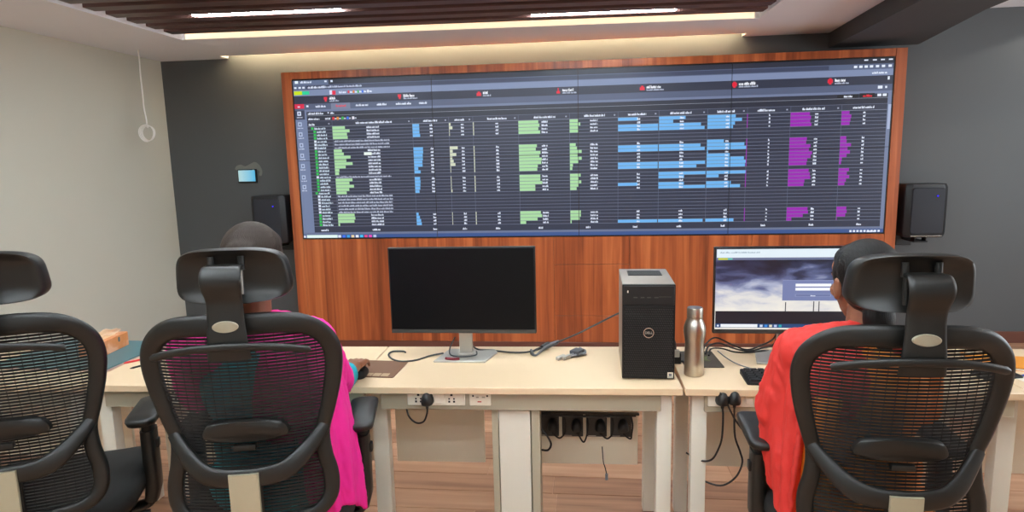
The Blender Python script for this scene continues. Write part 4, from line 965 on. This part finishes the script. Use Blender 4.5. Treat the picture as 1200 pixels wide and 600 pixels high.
        MB().sweep(cr_path([Vector(q) for q in ((xa, .05, .50+dz), (xa-s*.005, .05, .455+dz), (s*.215, .05, .435+dz), (s*.10, .04, .428+dz))], 4), .06, .024, [Vector((1, 0, 0))]*5+[Vector((0, 0, 1))]*8, 12, False, 3).build('arm_bracket', M_plast, ar, smooth=60)
    # gas lift and star base
    MB().lathe([(.028, .10), (.028, .26), (.022, .262), (.022, .30), (.016, .302), (.016, .40+dz)], n=18).build('gas_lift', M_plast, t, smooth=40)
    hb2 = MB().lathe([(.05, .075), (.055, .09), (.05, .125), (.035, .135)], n=20).build('hub', M_plast, t, smooth=50)
    for k in range(5):
        a = math.radians(90+72*k+20); c, s = math.cos(a), math.sin(a)
        lg = MB().sweep([(c*r, s*r, z_) for r, z_ in ((.03,.108), (.15,.102), (.27,.082), (.305,.075))], [.05,.042,.034,.028], [.042,.034,.026,.02], (0, 0, 1), 12, False, 3).build('base_leg', M_plast, t, smooth=50)
        cs = MB(); ax = Vector((-s, c, 0)); ctr = Vector((c*.30, s*.30, .027)); Mx = ax.to_track_quat('Z', 'Y').to_matrix()
        for o_ in (-.016, .016): cs.lathe([(.020, -.009), (.0268, -.006), (.0268, .006), (.020, .009)], ctr+ax*o_, 16, Mx)
        cs.tube([(c*.30, s*.30, .035), (c*.30, s*.30, .08)], .006, 8); cs.build('caster', M_plast, lg, smooth=40)
    return t
office_chair('empty black mesh chair cut off by the left edge of the photo', -1.67, 1.735, math.radians(22))
office_chair('black mesh chair with the pink-clad person sitting in it', -.955, 1.785, math.radians(13))
office_chair('black mesh chair with the red-clad person sitting in it', 0.785, 1.86, math.radians(-2), -.038, .004)
#PART5
# ------------------------------------------------------------------ people
def add_head(mb, M):
    R = M.to_3x3()
    def E(c, r): mb.ell(M @ Vector(c), r, R, 18, 12)
    def K(a, b, ra, rb): mb.cap(M @ Vector(a), M @ Vector(b), ra, rb, 10)
    E((0,-.012,.028), (.073,.09,.083)); E((0,.022,-.025), (.060,.066,.078)); E((0,.035,-.062), (.047,.048,.042)); E((0,.066,-.088), (.024,.022,.02))
    E((0,.06,.045), (.058,.035,.04))
    K((0,.088,.012), (0,.102,-.022), .007, .011)
    for s in (-1, 1):
        E((s*.011,.096,-.026), (.008,.010,.007)); E((s*.038,.064,-.022), (.024,.024,.024)); E((s*.03,.083,.024), (.022,.012,.009))
        E((s*.073,-.006,-.012), (.010,.020,.030)); E((s*.077,-.012,.004), (.007,.016,.014)); E((s*.072,.002,-.036), (.008,.009,.011))
    E((0,.089,-.052), (.021,.009,.006)); E((0,.087,-.062), (.018,.009,.006))
def face_parts(parent, M, base, hairm):
    R = M.to_3x3(); off = -Vector(base)
    for s in (-1, 1):
        MB().ell(M @ Vector((s*.030,.074,.007)), (.0115,.0085,.0075), R).build('eye', M_eye, parent, loc=off)
        MB().ell(M @ Vector((s*.030,.0812,.007)), (.0055,.003,.0058), R).build('iris', M_iris, parent, loc=off)
        MB().tube([M @ Vector(q) for q in ((s*.012,.098,.028), (s*.03,.0975,.034), (s*.048,.086,.028))], [.003,.0035,.002], 8).build('eyebrow', hairm, parent, loc=off)
    l = MB(); l.ell(M @ Vector((0,.0945,-.0525)), (.019,.0065,.0042), R); l.build('lip', M_lip, parent, loc=off)
    l = MB(); l.ell(M @ Vector((0,.0925,-.0615)), (.016,.0065,.0048), R); l.build('lip', M_lip, parent, loc=off)
def add_hand(mb, wrist, d, nrm, side, curl=.35, spread=.10):
    """wrist point, pointing direction, back-of-hand normal; side=+1 thumb to the +B side"""
    w_ = Vector(wrist); d = Vector(d).normalized(); n = Vector(nrm); n = (n-d*n.dot(d)).normalized(); B = d.cross(n)*side
    kn = []
    for k, (o, l) in enumerate(((.030,.082), (.010,.086), (-.010,.082), (-.029,.074))):
        p = w_+d*l+B*o; kn.append(p)
        mb.cap(w_+d*.012+B*o*.55, p, .0145, .0105, 10)
    mb.ell(w_+d*.045, (.030, .030, .013), Matrix((B, d, n)).transposed())
    for k, L_ in enumerate((.068, .076, .070, .054)):
        p = kn[k]; a = curl*.5; sp = B*((1.5-k)*spread)
        for j, fr in enumerate((.46, .30, .24)):
            dirv = ((d+sp*.6).normalized()*math.cos(a)-n*math.sin(a)).normalized(); q = p+dirv*L_*fr
            mb.cap(p, q, (.0092, .0085, .0078)[j], (.0085, .0078, .0066)[j], 10); p = q; a += curl*.75
    p = w_+d*.022+B*.026
    for L_, (x, y_, z_), r in ((.038, (.62, .72, -.25), .0125), (.030, (.85, .42, -.3), .0105), (.024, (.96, .12, -.25), .009)):
        q = p+(d*x+B*y_+n*z_).normalized()*L_; mb.cap(p, q, r, r*.86, 10); p = q
def sheet(mb, top, bot, folds, amp, side, n=40, m=24, thick=.010, sway=0.0):
    top = [Vector(q) for q in top]; bot = [Vector(q) for q in bot]; sd = Vector(side)
    T = cr_path(top, 10); Bt = cr_path(bot, 10)
    def at(P, u):
        x = u*(len(P)-1); i = min(int(x), len(P)-2); return P[i].lerp(P[i+1], x-i)
    def fn(u, v):
        p = at(T, u).lerp(at(Bt, u), v); k = amp*(.25+.75*v)*math.sin(folds*2*PI*u+.8*v)+amp*.4*math.sin(folds*4.3*u+2)
        return p+sd*(k+sway*math.sin(PI*v))
    mb.grid(fn, n, m, thick)

from mathutils import noise
def wrinkle(me, amp):
    """soft draping folds: mostly vertical ridges"""
    me.update(); co = [v.co.copy() for v in me.vertices]; no = [v.normal.copy() for v in me.vertices]
    for v, c_, n_ in zip(me.vertices, co, no):
        k = noise.noise(Vector((c_.x*26+c_.z*7, c_.y*26-c_.z*5, c_.z*5)))*.7+noise.noise(Vector((c_.x*60+c_.z*20, c_.y*60, c_.z*14)))*.35
        v.co = c_+n_*(amp*(1-abs(k)*2.2))
    me.update()
def person(label, base, F, H, cfg):
    """F(x,y,z): seat frame -> world"""
    t = thing('person', label, 'person', base, 0); off = -Vector(base); c = cfg
    dz = c['dz']; ly = c['lean']
    def trunk(mb, g, low=True):
        mb.ell(F(0,-.08,.635+dz), (.165+g,.125+g,.095+g)); mb.ell(F(0,-.105+ly*.3,.76+dz), (.130+g,.100+g,.13+g)); mb.ell(F(0,-.125+ly*.7,.945+dz), (.148+g,.105+g,.145+g))
        mb.ell(F(0,-.07+ly*.7,.95+dz), (.125+g,.075+g,.075+g))
        mb.cap(F(-.125,-.125+ly,1.045+dz), F(.125,-.125+ly,1.045+dz), .056+g, .056+g)
        mb.cap(F(-.06,-.12+ly,1.07+dz), F(.06,-.12+ly,1.07+dz), .05+g, .05+g)
    def thighs(mb, g):
        for s in (-1, 1): mb.cap(F(s*.085,-.05,.628+dz), F(s*.11,.33,.612+dz), .082+g, .060+g)
    def shins(mb, g):
        for s in (-1, 1): mb.cap(F(s*.11,.33,.61+dz), F(s*.11,.30,.13), .056+g, .038+g)
    b = MB(); trunk(b, 0); thighs(b, 0); shins(b, 0)
    hp = H.translation
    b.cap(F(0,-.11+ly,1.07+dz), hp+H.to_3x3() @ Vector((0,-.025,-.05)), .050, .046)
    add_head(b, H)
    for s in (-1, 1): b.cap(F(s*.11,.28,.062), F(s*.115,.44,.042), .040, .028); b.ell(F(s*.112,.36,.04), (.042,.09,.028))
    for k in ('R', 'L'):
        sh, el, wr, tip, th = c[k]; b.cap(sh, el, .046, .038); b.cap(el, wr, .038, .026)
        wr_, tp = Vector(wr), Vector(tip); add_hand(b, wr_, tp-wr_, (0, 0, 1), th, c.get('curl', .4))
    body = b.remesh('body', M_skin, t, voxel=.0042, it=3, loc=off)
    face_parts(t, H, base, c['hairm'])
    # hair
    R = H.to_3x3(); h = MB()
    def E(p, r): h.ell(H @ Vector(p), r, R, 20, 14)
    E((0,-.030,.040), (.083,.088,.088)); E((0,-.045,.0), (.076,.070,.085)); E((0,.012,.068), (.068,.075,.050))
    for q, r in c['hair']: E(q, r)
    h.remesh('hair', c['hairm'], t, voxel=.005, it=5, loc=off)
    # tunic with sleeves
    k_ = MB(); trunk(k_, .014); thighs(k_, .016)
    k_.ell(F(0,.12,.625+dz), (.16,.20,.065))
    k_.cap(F(0,-.11+ly,1.05+dz), F(0,-.108+ly,1.078+dz), .060, .055)
    for k in ('R', 'L'):
        sh, el, wr, tip, th = c[k]; k_.cap(sh, el, .060, .052); e, w_ = Vector(el), Vector(wr); k_.cap(e, e.lerp(w_, c['cuff']), .052, .044)
    if 'extra' in c: c['extra'](k_)
    tu = k_.remesh('tunic', c['tunic'], t, voxel=.007, it=6, loc=off)
    tr_ = MB(); shins(tr_, .016); thighs(tr_, .008); tr_.remesh('trousers', c['trousers'], t, voxel=.008, it=4, loc=off)
    for s in (-1, 1):
        sd = MB(); sd.cap(F(s*.11,.26,.018), F(s*.116,.46,.018), .014, .014); sd.ell(F(s*.113,.36,.016), (.046,.125,.015)); sd.ell(F(s*.113,.40,.052), (.046,.022,.030)); sd.remesh('sandal', M_shoe, t, voxel=.005, it=2, loc=off)
    d = MB()
    c['scarf'](d, trunk)
    o = d.remesh('dupatta', c['scarfm'], t, voxel=.0058, it=4, loc=off)
    wrinkle(o.data, .006); wrinkle(tu.data, .004)
    return t
def frame(cx, cy, rz):
    r = Vector((math.cos(rz), math.sin(rz), 0)); f = Vector((-math.sin(rz), math.cos(rz), 0))
    return lambda x, y, z: Vector((cx, cy, 0))+r*x+f*y+Vector((0, 0, z))
# person in pink
F1 = frame(-.955, 1.785, math.radians(13))
H1 = Matrix.Translation((-.932, 1.712, 1.275)) @ Matrix.Rotation(math.radians(8), 4, 'Z') @ Matrix.Rotation(math.radians(-12), 4, 'X')
RS, RE, RW = F1(.145,-.10,1.045), Vector((-.815, 1.945, .845)), Vector((-.858, 2.225, .808))
def scarf1(d, trunk):
    d.cap(F1(-.135,-.125,1.052), F1(.135,-.125,1.052), .080, .080); d.cap(F1(-.07,-.12,1.085), F1(.07,-.12,1.085), .066, .066)
    d.cap(RS+Vector((.0,-.01,.005)), RS.lerp(RE, .9), .078, .062)
    d.cap(F1(-.162,-.11,1.045), F1(-.20,.0,.90), .078, .07)
    d.ell(F1(.06,-.145,.93), (.115,.11,.16))
    sheet(d, [F1(.09,-.225,1.0), F1(.15,-.20,1.03), RS+Vector((.062,-.02,-.02)), RE+Vector((.055,-.08,.03))], [F1(.13,-.215,.60), F1(.19,-.20,.575), F1(.235,-.14,.565), F1(.262,-.06,.50)], 3.2, .010, (.9, -.45, 0), sway=.012)
person('person in a bright pink dupatta and teal sleeves sitting at the mouse mat', (-.955, 1.72, 0), F1, H1, dict(
    dz=0, lean=.0, hairm=M_hair1, hair=[((0,-.095,.03), (.048,.035,.045)), ((0,-.07,-.055), (.05,.04,.05))], tunic=M_teal, trousers=M_dkcloth, scarfm=M_pink, scarf=scarf1, cuff=.48, curl=.55,
    R=(RS, RE, RW, (-.882, 2.41, .800), -1), L=(F1(-.162,-.10,1.045), (-1.195, 1.90, .835), (-1.17, 2.15, .806), (-1.14, 2.32, .80), 1)))
# person in red
F2 = frame(.775, 1.845, math.radians(-2))
H2 = Matrix.Translation((.788, 1.885, 1.190)) @ Matrix.Rotation(math.radians(4), 4, 'Z') @ Matrix.Rotation(math.radians(-8), 4, 'X')
LS, LE, LW = F2(-.155,.0,.992), Vector((.572, 1.88, .812)), Vector((.668, 2.12, .802))
def scarf2(d, trunk):
    d.cap(F2(-.15,-.02,1.0), F2(-.04,-.03,1.03), .074, .064); d.cap(F2(-.04,-.03,1.03), F2(.09,-.04,1.02), .060, .062)
    d.cap(LS, LE+Vector((0, 0, .005)), .074, .066); d.cap(LE, LE.lerp(LW, .5), .066, .056)
    d.ell(F2(-.08,-.07,.93), (.10,.10,.12)); d.ell(LE.lerp(LS, .3)+Vector((-.01, 0, -.01)), (.062,.07,.09))
    sheet(d, [F2(-.15,-.11,.97), F2(-.17,-.07,.99), LS+Vector((-.055,-.02,-.04)), LE+Vector((-.045,.02,-.01))], [F2(-.205,-.165,.57), F2(-.215,-.14,.555), F2(-.222,-.11,.555), F2(-.230,-.02,.60)], 3.0, .013, (-.9, -.45, 0), sway=.01)
def extra2(k_):
    sheet(k_, [F2(-.10,-.17,.92), F2(-.13,-.16,.92), F2(-.16,-.10,.93)], [F2(-.135,-.205,.535), F2(-.185,-.205,.54), F2(-.205,-.15,.545)], 2.0, .007, (-.6, -.8, 0))
person('person in a red dupatta over orange sitting at the lit monitor', (.785, 1.79, 0), F2, H2, dict(
    dz=-.05, lean=.11, hairm=M_hair2, hair=[((0,-.002,.030), (.081,.072,.078)), ((0,-.10,-.02), (.05,.04,.05)), ((0,-.085,-.09), (.042,.035,.06)), ((0,-.095,-.16), (.03,.028,.06))], tunic=M_orange, trousers=M_dkcloth, scarfm=M_redc, scarf=scarf2, extra=extra2, cuff=.55,
    R=(F2(.155,.0,.992), (.985, 1.92, .812), (.925, 2.12, .802), (.89, 2.30, .798), -1), L=(LS, LE, LW, (.70, 2.30, .798), 1)))
